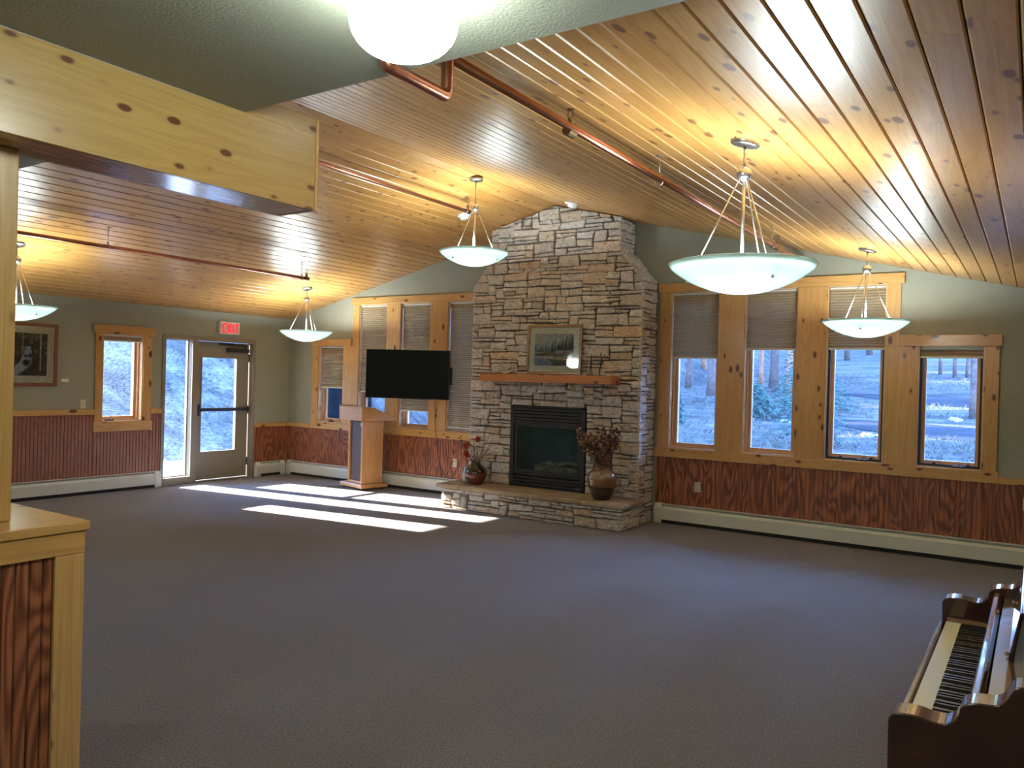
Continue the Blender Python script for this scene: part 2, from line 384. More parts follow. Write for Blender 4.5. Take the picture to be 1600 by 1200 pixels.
# ------------------------------------------------------------------ windows
M['sash'] = pine('sash_wood', 'Z', light=(.74,.46,.26), dark=(.58,.31,.15), island=False, knots=0)
M['lining'] = pine('jamb_wood', 'Z', light=(.80,.60,.38), dark=(.66,.44,.22), island=True, knots=.5)
M['extsash'] = simple('exterior_cladding', (.10,.085,.07), .5)
wn = [0]
def ring(mb, u0, u1, z0, z1, w, d0, d1, axis):
    for a in ((u0,u0+w,z0,z1),(u1-w,u1,z0,z1),(u0+w,u1-w,z0,z0+w),(u0+w,u1-w,z1-w,z1)):
        if axis == 'X': mb.box(a[0],a[1],d0,d1,a[2],a[3])
        else: mb.box(-d1,-d0,a[0],a[1],a[2],a[3])
    return mb
def window(u0, u1, z0, z1, axis, blackscreen=False, glass='glass', crank=None):
    wn[0] += 1
    loc = ((u0+u1)/2, .1, z0) if axis == 'X' else (-.1, (u0+u1)/2, z0)
    o = bpy.data.objects.new('window_%d' % wn[0], None); C.objects.link(o); o.location = loc; struct(o)
    ring(MB(), u0-.001, u1+.001, z0-.001, z1+.001, .012, -.004, .20, axis).build('jamb', M['lining'], o)
    ring(MB(), u0+.012, u1-.012, z0+.012, z1-.012, .018, .062, .19, axis).build('stop', M['sash'], o)
    mb = ring(MB(), u0+.030, u1-.030, z0+.030, z1-.030, .034, .105, .150, axis); mb.build('sash', M['sash'], o, bevel=.003)
    ring(MB(), u0+.028, u1-.028, z0+.028, z1-.028, .034, .151, .17, axis).build('exterior_cladding', M['extsash'], o)
    if blackscreen:
        ring(MB(), u0+.014, u1-.014, z0+.014, z1-.014, .020, .045, .0615, axis).build('screen_frame', M['black'], o)
        cu = (u0+u1)/2
        mb = MB()
        for q in (.28, .80):
            c = u0+(u1-u0)*q; mb.box(c-.015,c+.015,.04,.05,z0+.03,z0+.05)
        mb.build('screen_clip', M['black'], o)
    if blackscreen or crank:
        cu = u0+(u1-u0)*(.66 if blackscreen else crank); mb = MB()
        if axis == 'X':
            mb.box(cu-.055,cu+.055,.005,.04,z0+.012,z0+.030); mb.tube([(cu,.02,z0+.03),(cu+.01,.005,z0+.05),(cu+.05,-.005,z0+.035)], .006, 6)
        else:
            mb.box(-.04,-.005,cu-.055,cu+.055,z0+.012,z0+.030); mb.tube([(-.02,cu,z0+.03),(-.012,cu+.01,z0+.07),(-.005,cu+.04,z0+.055)], .006, 6)
        mb.build('crank_handle', M['black'], o, bevel=.002)
    g = (u0+.062, u1-.062, z0+.062, z1-.062)
    mb = MB()
    if axis == 'X': mb.box(g[0],g[1],.128,.132,g[2],g[3])
    else: mb.box(-.132,-.128,g[0],g[1],g[2],g[3])
    mb.build('pane', M[glass], o)
    return o
for k, w in enumerate(WIN_L): window(*w, 'X', crank=.5 if k == 0 else None)
for k, w in enumerate(WIN_R): window(*w, 'X', blackscreen=k >= 2)
window(*LW, 'Y', glass='dusty', crank=.22)

def shade(u0, u1, ztop, zbot, axis, label, d=.018):
    u0 += .016; u1 -= .016
    loc = ((u0+u1)/2, d, zbot) if axis == 'X' else (-d, (u0+u1)/2, zbot)
    o = thing('window_shade', loc, label, 'window shade')
    n = max(2, int(round((ztop-.03-zbot-.018)/.029))); mb = MB(); p = []
    za = ztop-.032; zb = zbot+.016
    for i in range(2*n+1): p.append((d+(0.021 if i % 2 else 0), za+(zb-za)*i/(2*n)))
    th = .0012
    poly = p+[(q[0]+th, q[1]) for q in reversed(p)]
    vs = []; fs = []
    for (dd, z) in p:
        if axis == 'X': vs += [(u0, dd, z), (u1, dd, z)]
        else: vs += [(-dd, u0, z), (-dd, u1, z)]
    for i in range(2*n): fs.append((2*i, 2*i+1, 2*i+3, 2*i+2))
    mb.add(vs, fs); mb.build('pleated_fabric', M['shade'], o)
    for nm, a, b in (('head_rail', ztop-.032, ztop-.014), ('bottom_rail', zbot, zbot+.017)):
        mb = MB()
        if axis == 'X': mb.box(u0,u1,d-.006,d+.022,a,b)
        else: mb.box(-d-.022,-d+.006,u0,u1,a,b)
        mb.build(nm, M['white'], o, bevel=.002)
    return o
for w, zb, lb in ((WIN_L[0],1.42,'taupe pleated shade half lowered in the small window left of the television'),
                  (WIN_L[1],1.38,'tall taupe pleated shade behind the left half of the television'),
                  (WIN_L[2],1.13,'tall taupe pleated shade behind the television, ending just above the sill'),
                  (WIN_L[3],.93,'taupe pleated shade fully lowered, between the television and the stone chimney'),
                  (WIN_R[0],1.93,'taupe pleated shade in the tall window right beside the stone chimney'),
                  (WIN_R[1],2.03,'taupe pleated shade in the second tall window right of the chimney'),
                  (WIN_R[2],2.035,'taupe pleated shade in the tall window behind the small right pendant lamp'),
                  (WIN_R[3],1.955,'nearly raised taupe shade in the short window at the far right')):
    shade(w[0], w[1], w[3], zb, 'X', lb)
shade(LW[0], LW[1], LW[3], 1.99, 'Y', 'nearly raised taupe shade in the window on the left wall')

# ------------------------------------------------------------------ door with sidelight
o = bpy.data.objects.new('door_1', None); C.objects.link(o); o.location = (-.07,-1.46,0); struct(o)
mb = MB(); x0, x1 = -.15, .018
mb.box(x0,x1,-2.255,-2.205,0,2.13); mb.box(x0,x1,-1.785,-1.69,0,2.075); mb.box(x0,x1,-.725,-.675,0,2.13)
mb.box(x0,x1,-2.205,-.725,2.075,2.13); mb.box(x0,x1,-2.205,-1.785,0,.105); mb.box(x0,x1-.03,-1.69,-.725,0,.012)
mb.build('door_frame', M['taupe'], o, bevel=.003)
mb = MB(); mb.box(-.105,-.099,-2.205,-1.785,.105,2.075); mb.build('sidelight_pane', M['dusty'], o)
mb = MB(); ring(mb, -2.205,-1.785,.105,2.075,.012,.085,.12,'Y'); mb.build('glazing_bead', M['taupe'], o)
gy0, gy1, gz0, gz1 = -1.56, -.955, .435, 1.835; ly0, ly1 = -1.684, -.733
mb = MB(); mb.box(-.13,-.085,ly0,gy0,.02,2.068); mb.box(-.13,-.085,gy1,ly1,.02,2.068); mb.box(-.13,-.085,gy0,gy1,.02,gz0); mb.box(-.13,-.085,gy0,gy1,gz1,2.068)
lf = mb.build('door_leaf', M['taupe'], o)
mb = MB(); mb.box(-.110,-.104,gy0,gy1,gz0,gz1); mb.build('door_pane', M['dusty'], lf)
mb = MB(); ring(mb, gy0-.012,gy1+.012,gz0-.012,gz1+.012,.014,.078,.085,'Y'); mb.build('glazing_bead', M['taupe'], lf)
mb = MB(); mb.box(-.055,-.02,-1.64,-.76,1.035,1.085); mb.box(-.085,-.02,-1.665,-1.62,.97,1.14); mb.box(-.085,-.03,-.80,-.745,1.03,1.09)
mb.build('panic_bar', M['black'], lf, bevel=.006)
mb = MB(); mb.box(-.085,-.03,-1.15,-.76,1.93,1.99); mb.build('door_closer', M['black'], lf, bevel=.005)
mb = MB(); mb.box(-.07,-.045,-1.28,-.80,2.03,2.045); mb.tube([(-.055,-.82,1.99),(-.055,-.82,2.04)], .012, 8); mb.box(-.05,-.03,-1.3,-1.05,2.045,2.065); mb.build('closer_arm', M['black'], lf)
mb = MB()
for z in (.25, 1.05, 1.85): mb.tube([(-.08,-.729,z-.06),(-.08,-.729,z+.06)], .008, 8)
mb.build('hinge', M['black'], lf)

# ------------------------------------------------------------------ baseboard heaters
def heater(axis, u0, u1, label, caps=(True, True)):
    loc = ((u0+u1)/2, -.035, 0) if axis == 'X' else (.035, (u0+u1)/2, 0)
    o = thing('baseboard_heater', loc, label, 'heater', 'cream baseboard heaters')
    def ex(mb, poly, a, b):
        if axis == 'X': mb.prism([(-.0095-d, z) for d, z in poly], 'X', a, b)
        else: mb.prism([(.0095+d, z) for d, z in poly], 'Y', a, b)
        return mb
    ex(MB(), [(0,.002),(.004,.002),(.004,.205),(.04,.218),(.04,.226),(0,.226)], u0, u1).build('back_panel', M['heater'], o)
    ex(MB(), [(.055,.045),(.062,.045),(.064,.17),(.046,.198),(.040,.198),(.057,.168)], u0+.001, u1-.001).build('front_cover', M['heater'], o)
    ex(MB(), [(.0045,.004),(.048,.004),(.048,.15),(.036,.195),(.0045,.195)], u0+.02, u1-.02).build('fins_gap_shade', M['dark'], o)  # fins as a dark block, stretched to put shade into the heater's gaps
    for on, a in ((caps[0], u0), (caps[1], u1-.09)):
        if on: ex(MB(), [(0,.002),(.068,.002),(.070,.175),(.05,.208),(.042,.23),(0,.23)], a, a+.09).build('end_cap', M['heater'], o, bevel=.003)
    j = u0+1.9
    while j < u1-.6:
        ex(MB(), [(.0645,.044),(.066,.044),(.068,.172),(.049,.202),(.047,.200),(.0655,.17)], j, j+.05).build('joint_strip', M['heater'], o); j += 1.9
heater('Y', -5.58, -2.27, 'long cream baseboard heater under the waterfall picture')
heater('Y', -.66, -.09, 'short cream baseboard heater between the glass door and the corner')
heater('X', .075, 3.93, 'cream baseboard heater behind the podium')
heater('X', 6.47, XR-.01, 'long cream baseboard heater under the right windows')

# ------------------------------------------------------------------ stone masonry
def clip(poly, a, b):  # keep left of a->b
    out = []; n = len(poly)
    def sd(p): return (b[0]-a[0])*(p[1]-a[1])-(b[1]-a[1])*(p[0]-a[0])
    for i in range(n):
        p, q = poly[i], poly[(i+1)%n]; sp, sq = sd(p), sd(q)
        if sp >= 0: out.append(p)
        if (sp > 0 and sq < 0) or (sp < 0 and sq > 0):
            t_ = sp/(sp-sq); out.append((p[0]+(q[0]-p[0])*t_, p[1]+(q[1]-p[1])*t_))
    return out
def parea(p): return .5*sum(p[i][0]*p[(i+1)%len(p)][1]-p[(i+1)%len(p)][0]*p[i][1] for i in range(len(p)))
def clipconv(poly, reg):
    for i in range(len(reg)):
        poly = clip(poly, reg[i], reg[(i+1)%len(reg)])
        if len(poly) < 3: return []
    return poly
def inset(poly, g):
    out = poly; n = len(poly)
    for i in range(n):
        a, b = poly[i], poly[(i+1)%n]; L = math.hypot(b[0]-a[0], b[1]-a[1])
        if L < 1e-6: continue
        nx, ny = -(b[1]-a[1])/L*g, (b[0]-a[0])/L*g
        out = clip(out, (a[0]+nx, a[1]+ny), (b[0]+nx, b[1]+ny))
        if len(out) < 3: return []
    return out
def stone_face(mb, F, region, u0, u1, v0, v1, rng, cu=.060, cv=.045, holes=(), depth=.03, wmax=6):
    """F(u,v,d)->xyz ; region convex ccw polygon"""
    nu = max(1, round((u1-u0)/cu)); nv = max(1, round((v1-v0)/cv)); cu = (u1-u0)/nu; cv = (v1-v0)/nv
    occ = [[False]*nu for _ in range(nv)]
    gj = [[(rng.uniform(-.38,.38)*cu, rng.uniform(-.24,.24)*cv) for _ in range(nu+1)] for _ in range(nv+1)]
    for h in holes:
        for j in range(nv):
            for i in range(nu):
                c = (u0+(i+.5)*cu, v0+(j+.5)*cv)
                if h[0] < c[0] < h[1] and h[2] < c[1] < h[3]: occ[j][i] = True
    for j in range(nv):
        for i in range(nu):
            if occ[j][i]: continue
            h = rng.choices([1,2,3], [.42,.42,.16])[0]; w = rng.randint(2, wmax)
            if h == 3: w = min(w, 5)
            h = min(h, nv-j)
            ww = 0
            while ww < w and i+ww < nu and not occ[j][i+ww]: ww += 1
            if ww+i < nu and not occ[j][i+ww] and (i+ww+1 >= nu or occ[j][min(nu-1, i+ww+1)]): ww += 1
            hh = 1
            while hh < h and all(not occ[j+hh][i+k] for k in range(ww)): hh += 1
            for a in range(hh):
                for k in range(ww): occ[j+a][i+k] = True
            def P(ii, jj):
                g = gj[jj][ii]; x = u0+ii*cu; y = v0+jj*cv
                if 0 < ii < nu: x += g[0]
                if 0 < jj < nv: y += g[1]
                return (x, y)
            poly = [P(i,j), P(i+ww,j), P(i+ww,j+hh), P(i,j+hh)]
            for hl in holes: # keep off the opening
                cx = (poly[0][0]+poly[1][0])/2; cy = (poly[0][1]+poly[2][1])/2
                if cx < hl[0] and hl[2]-.02 < cy < hl[3]+.02: poly = clip(poly, (hl[0],0), (hl[0],9))
                elif cx > hl[1] and hl[2]-.02 < cy < hl[3]+.02: poly = clip(poly, (hl[1],9), (hl[1],0))
                elif hl[0]-.02 < cx < hl[1]+.02 and cy > hl[3]: poly = clip(poly, (0,hl[3]), (9,hl[3]))
                elif hl[0]-.02 < cx < hl[1]+.02 and cy < hl[2]: poly = clip(poly, (9,hl[2]), (0,hl[2]))
                if len(poly) < 3: break
            if len(poly) < 3: continue
            poly = clipconv(poly, region)
            if len(poly) < 3 or parea(poly) < .0006: continue
            poly = inset(poly, .0045)
            if len(poly) < 3 or parea(poly) < .0004: continue
            # round + resample
            pts = []; n = len(poly)
            for q in range(n):
                a, b = poly[q], poly[(q+1)%n]; L = math.hypot(b[0]-a[0], b[1]-a[1])
                if L < .004: continue
                r = min(.009, L*.3); k = max(2, int(L/.028))
                for s in range(k+1):
                    tt = (r+(L-2*r)*s/k)/L
                    e = 0 if s in (0, k) else rng.uniform(-.0025,.0025)
                    nx, ny = -(b[1]-a[1])/L, (b[0]-a[0])/L
                    pts.append((a[0]+(b[0]-a[0])*tt+nx*(e+.001), a[1]+(b[1]-a[1])*tt+ny*(e+.001)))
            if len(pts) < 4: continue
            c = (sum(p[0] for p in pts)/len(pts), sum(p[1] for p in pts)/len(pts))
            D = depth*rng.uniform(.55, 1.15); tx, ty = rng.uniform(-.05,.05), rng.uniform(-.06,.06)
            hs = min(max(p[0] for p in pts)-min(p[0] for p in pts), max(p[1] for p in pts)-min(p[1] for p in pts))
            vs = []; m_ = len(pts)
            for dd, ins in ((-.012,0.),(D*.55,0.),(D*.9,.008),(D*1.0,.02),(D*1.05,.3)):
                for p in pts:
                    dx, dy = c[0]-p[0], c[1]-p[1]; L = math.hypot(dx, dy)+1e-9
                    f = min(.6, ins/L*(1 if ins < .1 else 0)) if ins < .1 else .5
                    q = (p[0]+dx*f, p[1]+dy*f)
                    nz = rng.uniform(-.004,.004) if dd > D*.7 else 0
                    vs.append(F(q[0], q[1], dd+nz+((q[0]-c[0])*tx+(q[1]-c[1])*ty if dd > 0 else 0)))
            vs.append(F(c[0], c[1], D*1.05+rng.uniform(-.004,.006)))
            fs = []
            for l in range(4):
                for k in range(m_): fs.append((l*m_+k, l*m_+(k+1)%m_, (l+1)*m_+(k+1)%m_, (l+1)*m_+k))
            for k in range(m_): fs.append((4*m_+k, 4*m_+(k+1)%m_, 5*m_))
            mb.add(vs, fs)
    return mb
fp = thing('fireplace', (RX,-.45,0), 'tall stacked stone fireplace chimney with raised hearth and wooden mantel', 'fireplace')
rng = random.Random(11)
cx0, cx1, ux0, ux1, cy = 4.015, 6.43, 4.285, 6.125, -.425
HS = .02
zt0, zt1 = roofz(ux0)-.004, roofz(ux1)-.004
mb = MB()
fb = (4.672, 5.735, .30, 1.306)
mb.box(cx0+HS, fb[0]-.004, cy+.004, -.004, 0, 1.31); mb.box(fb[1]+.004, cx1-HS, cy+.004, -.004, 0, 1.31)
mb.box(fb[0]-.004, fb[1]+.004, cy+.004, -.004, 0, .30)
mb.prism([(cx0+HS,1.31),(cx1-HS,1.31),(cx1-HS,2.8),(ux1-HS,3.14),(ux1-HS,zt1),(RX,RZ-.004),(ux0+HS,zt0),(ux0+HS,3.14),(cx0+HS,2.8)], 'Y', cy+.004, -.004)
mb.build('mortar_core', M['mortar'], fp)
mb = MB()
Ff = lambda u, v, d: (u, cy-d, v)
regA = [(cx0,.30),(cx1,.30),(cx1,2.80),(ux1,3.15),(ux0,3.15),(cx0,2.80)]
stone_face(mb, Ff, regA, cx0, cx1, .30, 3.15, rng, holes=[fb])
stone_face(mb, Ff, [(ux0,3.15),(ux1,3.15),(ux1,zt1),(RX,RZ-.004),(ux0,zt0)], ux0, ux1, 3.15, 3.78, rng)
for xx, sg, (a0, a1) in ((cx1-.03, 1, (0,2.80)), (ux1-.03, 1, (3.15,3.54)), (cx0+.03, -1, (0,2.80)), (ux0+.03, -1, (3.15,3.53))):
    if sg > 0: Fs = lambda u, v, d, xx=xx: (xx+d, u, v)
    else: Fs = lambda u, v, d, xx=xx: (xx-d, -u+cy-.01, v)
    a, b = (cy-.01, -.026)
    stone_face(mb, Fs, [(a,a0),(b,a0),(b,a1),(a,a1)], a, b, a0, a1, rng, wmax=4)
# shoulders: slanted cap stones
for (xa, za, xb, zb, sg) in ((cx1-.02,2.80,ux1-.02,3.15,1),(cx0+.02,2.80,ux0+.02,3.15,-1)):
    L = math.hypot(xb-xa, zb-za); tx_, tz_ = (xb-xa)/L, (zb-za)/L; nx_, nz_ = (tz_, -tx_) if sg > 0 else (-tz_, tx_)
    if sg > 0: Fq = lambda u, v, d: (xa+tx_*v+nx_*d, u, za+tz_*v+nz_*d)
    else: Fq = lambda u, v, d: (xa+tx_*v+nx_*d, -u+cy-.01, za+tz_*v+nz_*d)
    a, b = cy-.01, -.026
    stone_face(mb, Fq, [(a,0),(b,0),(b,L),(a,L)], a, b, 0, L, rng, wmax=5)
mb.build('stone_facing', M['stone'], fp)
# hearth
hx0, hx1, hy = 3.955, 6.455, -.905
mb = MB(); mb.box(hx0+.02, hx1-.02, hy+.004, cy-.02, 0, .25); mb.build('hearth_core', M['mortar'], fp)
mb = MB()
stone_face(mb, lambda u, v, d: (u, hy-d, v), [(hx0,0),(hx1,0),(hx1,.25),(hx0,.25)], hx0, hx1, .0, .25, rng, cv=.042, depth=.035)
for xx, sg in ((hx1-.03,1),(hx0+.03,-1)):
    if sg > 0: Fs = lambda u, v, d, xx=xx: (xx+d, u, v)
    else: Fs = lambda u, v, d, xx=xx: (xx-d, -u+hy+cy-.03, v)
    a, b = hy-.01, cy-.02
    stone_face(mb, Fs, [(a,0),(b,0),(b,.25),(a,.25)], a, b, 0, .25, rng, cv=.042, depth=.03)
mb.build('hearth_stone', M['stone'], fp)
mb = MB(); rr = random.Random(5); pts = []
def edge(p, q, n):
    for i in range(n):
        tt = i/n; pts.append((p[0]+(q[0]-p[0])*tt+rr.uniform(-.006,.006), p[1]+(q[1]-p[1])*tt+rr.uniform(-.006,.006)))
sx0, sx1, sy0, sy1 = 3.90, 6.50, -.965, -.42
edge((sx0,sy0),(sx1,sy0),60); edge((sx1,sy0),(sx1,sy1),14); pts.append((sx1,sy1)); pts.append((sx0,sy1)); edge((sx0,sy1),(sx0,sy0),14)
n = len(pts); cc = ((sx0+sx1)/2, (sy0+sy1)/2); vs = []
for z, k in ((.252,.006),(.262,0),(.285,.002),(.298,.008),(.302,.02)):
    for p in pts:
        vs.append((p[0]+(k if p[0] < cc[0] else -k)*(1 if abs(p[0]-cc[0]) > 1.2 else 0), p[1]+(k if p[1] < cc[1]-.1 else 0)+rr.uniform(-.002,.002), z))
fs = [(l*n+i, l*n+(i+1)%n, (l+1)*n+(i+1)%n, (l+1)*n+i) for l in range(4) for i in range(n)]
fs += [tuple(range(n-1,-1,-1)), tuple(range(4*n,5*n))]
mb.add(vs, fs); mb.build('hearth_slab', M['slab'], fp)
mb = MB(); mb.box(4.35,6.17,-.70,cy-.03,1.603,1.70); mb.build('mantel', M['mantel'], fp, bevel=.004)
# firebox insert
yb = -.462
mb = MB()
mb.box(fb[0],fb[0]+.055,yb,cy+.01,.303,1.305); mb.box(fb[1]-.055,fb[1],yb,cy+.01,.303,1.305)
mb.box(fb[0],fb[1],yb,cy+.01,1.29,1.305); mb.box(fb[0],fb[1],yb,cy+.01,.303,.318); mb.box(fb[0]+.05,fb[1]-.05,yb+.004,cy+.01,1.10,1.125); mb.box(fb[0]+.05,fb[1]-.05,yb+.004,cy+.01,.455,.475)
ins = mb.build('firebox', M['black'], fp, bevel=.002)
for z in [1.133+.04*k for k in range(4)]+[.328+.04*k for k in range(3)]:
    mb = MB(); mb.prism([(yb+.002,z),(yb+.010,z-.004),(yb+.03,z+.022),(yb+.004,z+.028)], 'X', fb[0]+.056, fb[1]-.056); mb.build('louver', M['black'], ins)
mb = MB(); mb.box(fb[0]+.004,fb[1]-.004,-.03,-.012,.303,1.30); mb.box(fb[0]+.004,fb[0]+.02,cy+.01,-.03,.303,1.30); mb.box(fb[1]-.02,fb[1]-.004,cy+.01,-.03,.303,1.30)
mb.box(fb[0]+.02,fb[1]-.02,cy+.011,-.03,.44,.455); mb.box(fb[0]+.02,fb[1]-.02,cy+.011,-.03,1.125,1.14)
M['brick'] = simple('firebox_liner', (.06,.075,.075), .8, noise=.3)
mb.build('liner', M['brick'], ins)
mb = MB(); ring(mb, fb[0]+.057, fb[1]-.057, .476, 1.099, .045, -.448, -.43, 'X') ; mb.build('glass_frame', M['black'], ins, bevel=.003)
def darkglass():
    m, nt, out = newmat('tinted_fire_glass'); g = N(nt)
    fr = g('ShaderNodeFresnel', i={'IOR': 1.6}); tr = g('ShaderNodeBsdfTransparent', i={'Color': (.82,.9,.93,1)}); gl = g('ShaderNodeBsdfGlossy', i={'Roughness': .12, 'Color': (.7,.85,.9,1)})
    mx = g('ShaderNodeMixShader', i={0: fr.outputs[0], 1: tr.outputs[0], 2: gl.outputs[0]}); nt.links.new(mx.outputs[0], out.inputs[0]); return m
mb = MB(); mb.box(fb[0]+.10,fb[1]-.10,-.442,-.438,.52,1.055); mb.build('fire_glass', darkglass(), ins)
mb = MB(); rr = random.Random(2)
def log(mb, p, q, r, rr):
    n = 9; P = []; R = []
    for i in range(n): tt = i/(n-1); P.append((p[0]+(q[0]-p[0])*tt, p[1]+(q[1]-p[1])*tt+rr.uniform(-.006,.006), p[2]+(q[2]-p[2])*tt+.02*math.sin(tt*PI)+rr.uniform(-.004,.004))); R.append(r*rr.uniform(.85,1.1))
    mb.tube(P, R, 10)
M['log'] = simple('ceramic_log', (.42,.32,.16), .8, noise=.6, nscale=14, bump=.6, bscale=40)
for p, q, r in (((4.92,-.22,.53),(5.5,-.20,.52),.042),((4.95,-.28,.50),(5.3,-.32,.50),.035),((5.2,-.30,.505),(5.55,-.26,.515),.036),((5.02,-.25,.575),(5.25,-.3,.60),.028),((5.28,-.3,.59),(5.5,-.21,.60),.027)):
    mb = MB(); log(mb, p, q, r, rr); mb.build('log', M['log'], ins, smooth=True)
mb = MB(); mb.box(5.625,5.69,yb-.002,yb+.002,.342,.350); mb.build('nameplate', M['nickel'], ins)

# ------------------------------------------------------------------ beam, column, half wall
bm_ = thing('beam', (XB-.13,-8,2.40), 'long boxed beam of knotty pine boards over the half wall', 'beam')
zb0, zb1 = 2.40, 2.83
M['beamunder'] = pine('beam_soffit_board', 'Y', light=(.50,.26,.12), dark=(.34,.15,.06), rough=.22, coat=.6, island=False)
MB().box(XB-.016,XB,-10.99,-6.19,zb0,ZS-.001).box(XB-.016,XB,YS+.003,-6.19,ZS-.001,zb1).build('face_board', M['beam'], bm_, bevel=.002)
MB().box(XB-.262,XB-.246,-10.99,-6.19,zb0,zb1-.04).build('back_board', M['beam'], bm_)
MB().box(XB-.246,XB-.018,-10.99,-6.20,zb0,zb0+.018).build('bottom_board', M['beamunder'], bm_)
MB().box(XB-.262,XB+.001,-6.188,-6.172,zb0,zb1).build('end_board', pine('beam_end_board','X',island=False), bm_)
MB().box(XB-.246,XB-.018,YS+.01,-6.20,zb1-.018,zb1).build('top_board', M['beam'], bm_)
st = thing('column', (7.02,-7.53,1.07), 'square boxed pine column standing on the half wall cap', 'column')
mb = MB(); mb.box(6.90,7.15,-7.66,-7.408,1.071,2.398); mb.build('casing', pine('column_wood','Z',light=(.56,.34,.12),dark=(.44,.24,.07),island=False), st, bevel=.004)
hw = thing('half_wall', (7.0,-8.9,0), 'pine capped half wall with dark red beadboard beside the camera', 'half wall')
mb = MB(); mb.box(6.30,7.30,-10.9,-7.245,.0,1.03); mb.build('core', M['sage'], hw)
mb = MB(); mb.box(6.27,XB,-10.9,-7.217,1.036,1.07); mb.build('cap', M['pineY'], hw, bevel=.004)
mb = MB(); mb.box(7.301,7.322,-10.9,-7.232,.955,1.035); mb.build('top_rail', M['pineY'], hw, bevel=.002)
mb = MB(); mb.box(7.301,7.321,-7.335,-7.232,0.0,.954); mb.build('end_stile', M['pineZ'], hw, bevel=.002)
mb = MB(); mb.box(6.28,7.30,-7.244,-7.232,0.0,1.035); mb.build('end_panel', M['pineX'], hw)
bead('Y', -8.9, -7.336, .0, .954, None, off=7.301).build('beadboard_panel', M['red'], hw)

# ------------------------------------------------------------------ pendant lamps
G5 = 'bowl pendant lamps hanging from the plank ceiling'
def pendant(x, y, label, rot=0., zball=None):
    zc = roofz(x); flat = abs(x-RX) < .1
    zb = zball; o = thing('pendant_lamp', (x, y, zc), label, 'lamp', G5)
    s = 0 if flat else (S_ if x < RX else -S_)
    mb = MB(); n = 28; vs = []
    for rr_, dz in ((.074,-.001),(.074,-.016),(.066,-.022),(.012,-.026)):
        for k in range(n):
            a = 2*PI*k/n; vs.append((x+rr_*math.cos(a), y+rr_*math.sin(a), zc+dz+rr_*math.cos(a)*s-(.012 if flat else 0)))
    fs = [(l*n+k, l*n+(k+1)%n, (l+1)*n+(k+1)%n, (l+1)*n+k) for l in range(3) for k in range(n)]
    mb.add(vs, fs); mb.build('canopy', M['nickel'], o, smooth=True)
    zr = zb-.47; zbot = zr-.15
    MB().tube([(x,y,zc-.02),(x,y,zb)], .0065, 10).build('stem', M['nickel'], o, smooth=True)
    MB().tube([(x,y,zb),(x,y,zr-.02)], .009, 10).build('center_tube', M['nickel'], o, smooth=True)
    MB().ball((x,y,zb), .04, 18).build('ball_joint', M['nickel'], o, smooth=True)
    R = .375; prof = []
    for i in range(17):
        a = i/16; r = R*a; prof.append((max(r,.0008), -.150*(1-a**2)**.85 if a < 1 else 0.0))
    prof = [(r, z) for r, z in prof]
    outer = [(r, zr+z) for r, z in prof]; inner = [(max(r-.004,.0008), zr+z+.005) for r, z in reversed(prof)]
    mb = MB(); mb.lathe(outer+inner, (x,y,0), 48); mb.build('glass_bowl', M['bowl'], o, smooth=True)
    for k in range(3):
        a = rot+k*2*PI/3; c, s_ = math.cos(a), math.sin(a); ra = .27
        za = zr-.150*(1-(ra/R)**2)**.85
        MB().tube([(x+.02*c,y+.02*s_,zb-.02),(x+ra*c,y+ra*s_,za-.004)], .0042, 8).build('hanger_rod', M['nickel'], o, smooth=True)
        MB().ball((x+ra*c,y+ra*s_,za-.008), .009, 10).build('knob', M['nickel'], o, smooth=True)
    MB().ball((x,y,zr-.075), .028, 12).build('bulb', emis('bulb_glow', (.95,1.,.96), 6), o, smooth=True)
    l = bpy.data.lights.new('pendant_light', 'POINT'); l.energy = LAMP; l.color = (.86,.97,1.); l.shadow_soft_size = .06
    lo = bpy.data.objects.new('pendant_light', l); C.objects.link(lo); lo.parent = o; lo.location = (0, 0, zr-.075-zc)
    l2 = bpy.data.lights.new('pendant_uplight', 'AREA'); l2.shape = 'DISK'; l2.size = .62; l2.energy = LAMP*.45; l2.color = (.86,.97,1.)
    lo2 = bpy.data.objects.new('pendant_uplight', l2); C.objects.link(lo2); lo2.parent = o; lo2.location = (0, 0, zr-.035-zc); lo2.rotation_euler = (PI, 0, 0)
LAMP = 6.2
pendant(8.91, -4.73, 'largest looking frosted bowl pendant lamp, in front of the right windows', rot=3.5, zball=2.72)
pendant(8.88, -1.05, 'small looking frosted bowl pendant lamp before the shortest right window', rot=.55, zball=2.715)
pendant(5.17, -2.00, 'frosted bowl pendant lamp hanging from the ridge left of the chimney', rot=.2, zball=3.44)
pendant(1.44, -.95, 'frosted bowl pendant lamp hanging near the exit sign corner', rot=-.1, zball=2.71)
pendant(1.50, -4.85, 'frosted bowl pendant lamp at the left edge, half hidden by the column', rot=.3, zball=2.71)
# ceiling globes; those behind camera and past half wall are added fill light
for gx, gy, lb_ in ((8.70,-7.12,'bright white glass drum lamp mounted on the low soffit'),(8.70,-9.9,'added unseen drum lamp on the low soffit behind the camera, brightening the foreground'),(5.0,-8.6,'added unseen drum lamp on the low ceiling beyond the half wall, brightening the room'),(1.15,-8.4,'drum lamp on the low ceiling near the left wall, behind the beam')):
  o = thing('ceiling_globe_lamp', (gx, gy, ZS), lb_, 'lamp')
  prof = [(.001,0)]
  for i in range(1, 13):
    a = i/12*PI/2; prof.append((.152*math.sin(a)**.8, .10*(1-math.cos(a))))
  prof += [(.155,.13),(.150,.17),(.13,.20),(.10,.212)]
  MB().lathe(prof, (gx,gy,ZS-.228), 40).build('glass_shade', M['globe'], o, smooth=True)
  MB().lathe([(.001,-.02),(.105,-.02),(.105,-.001),(.001,-.001)], (gx,gy,ZS), 32).build('fixture_base', M['white'], o, smooth=False)

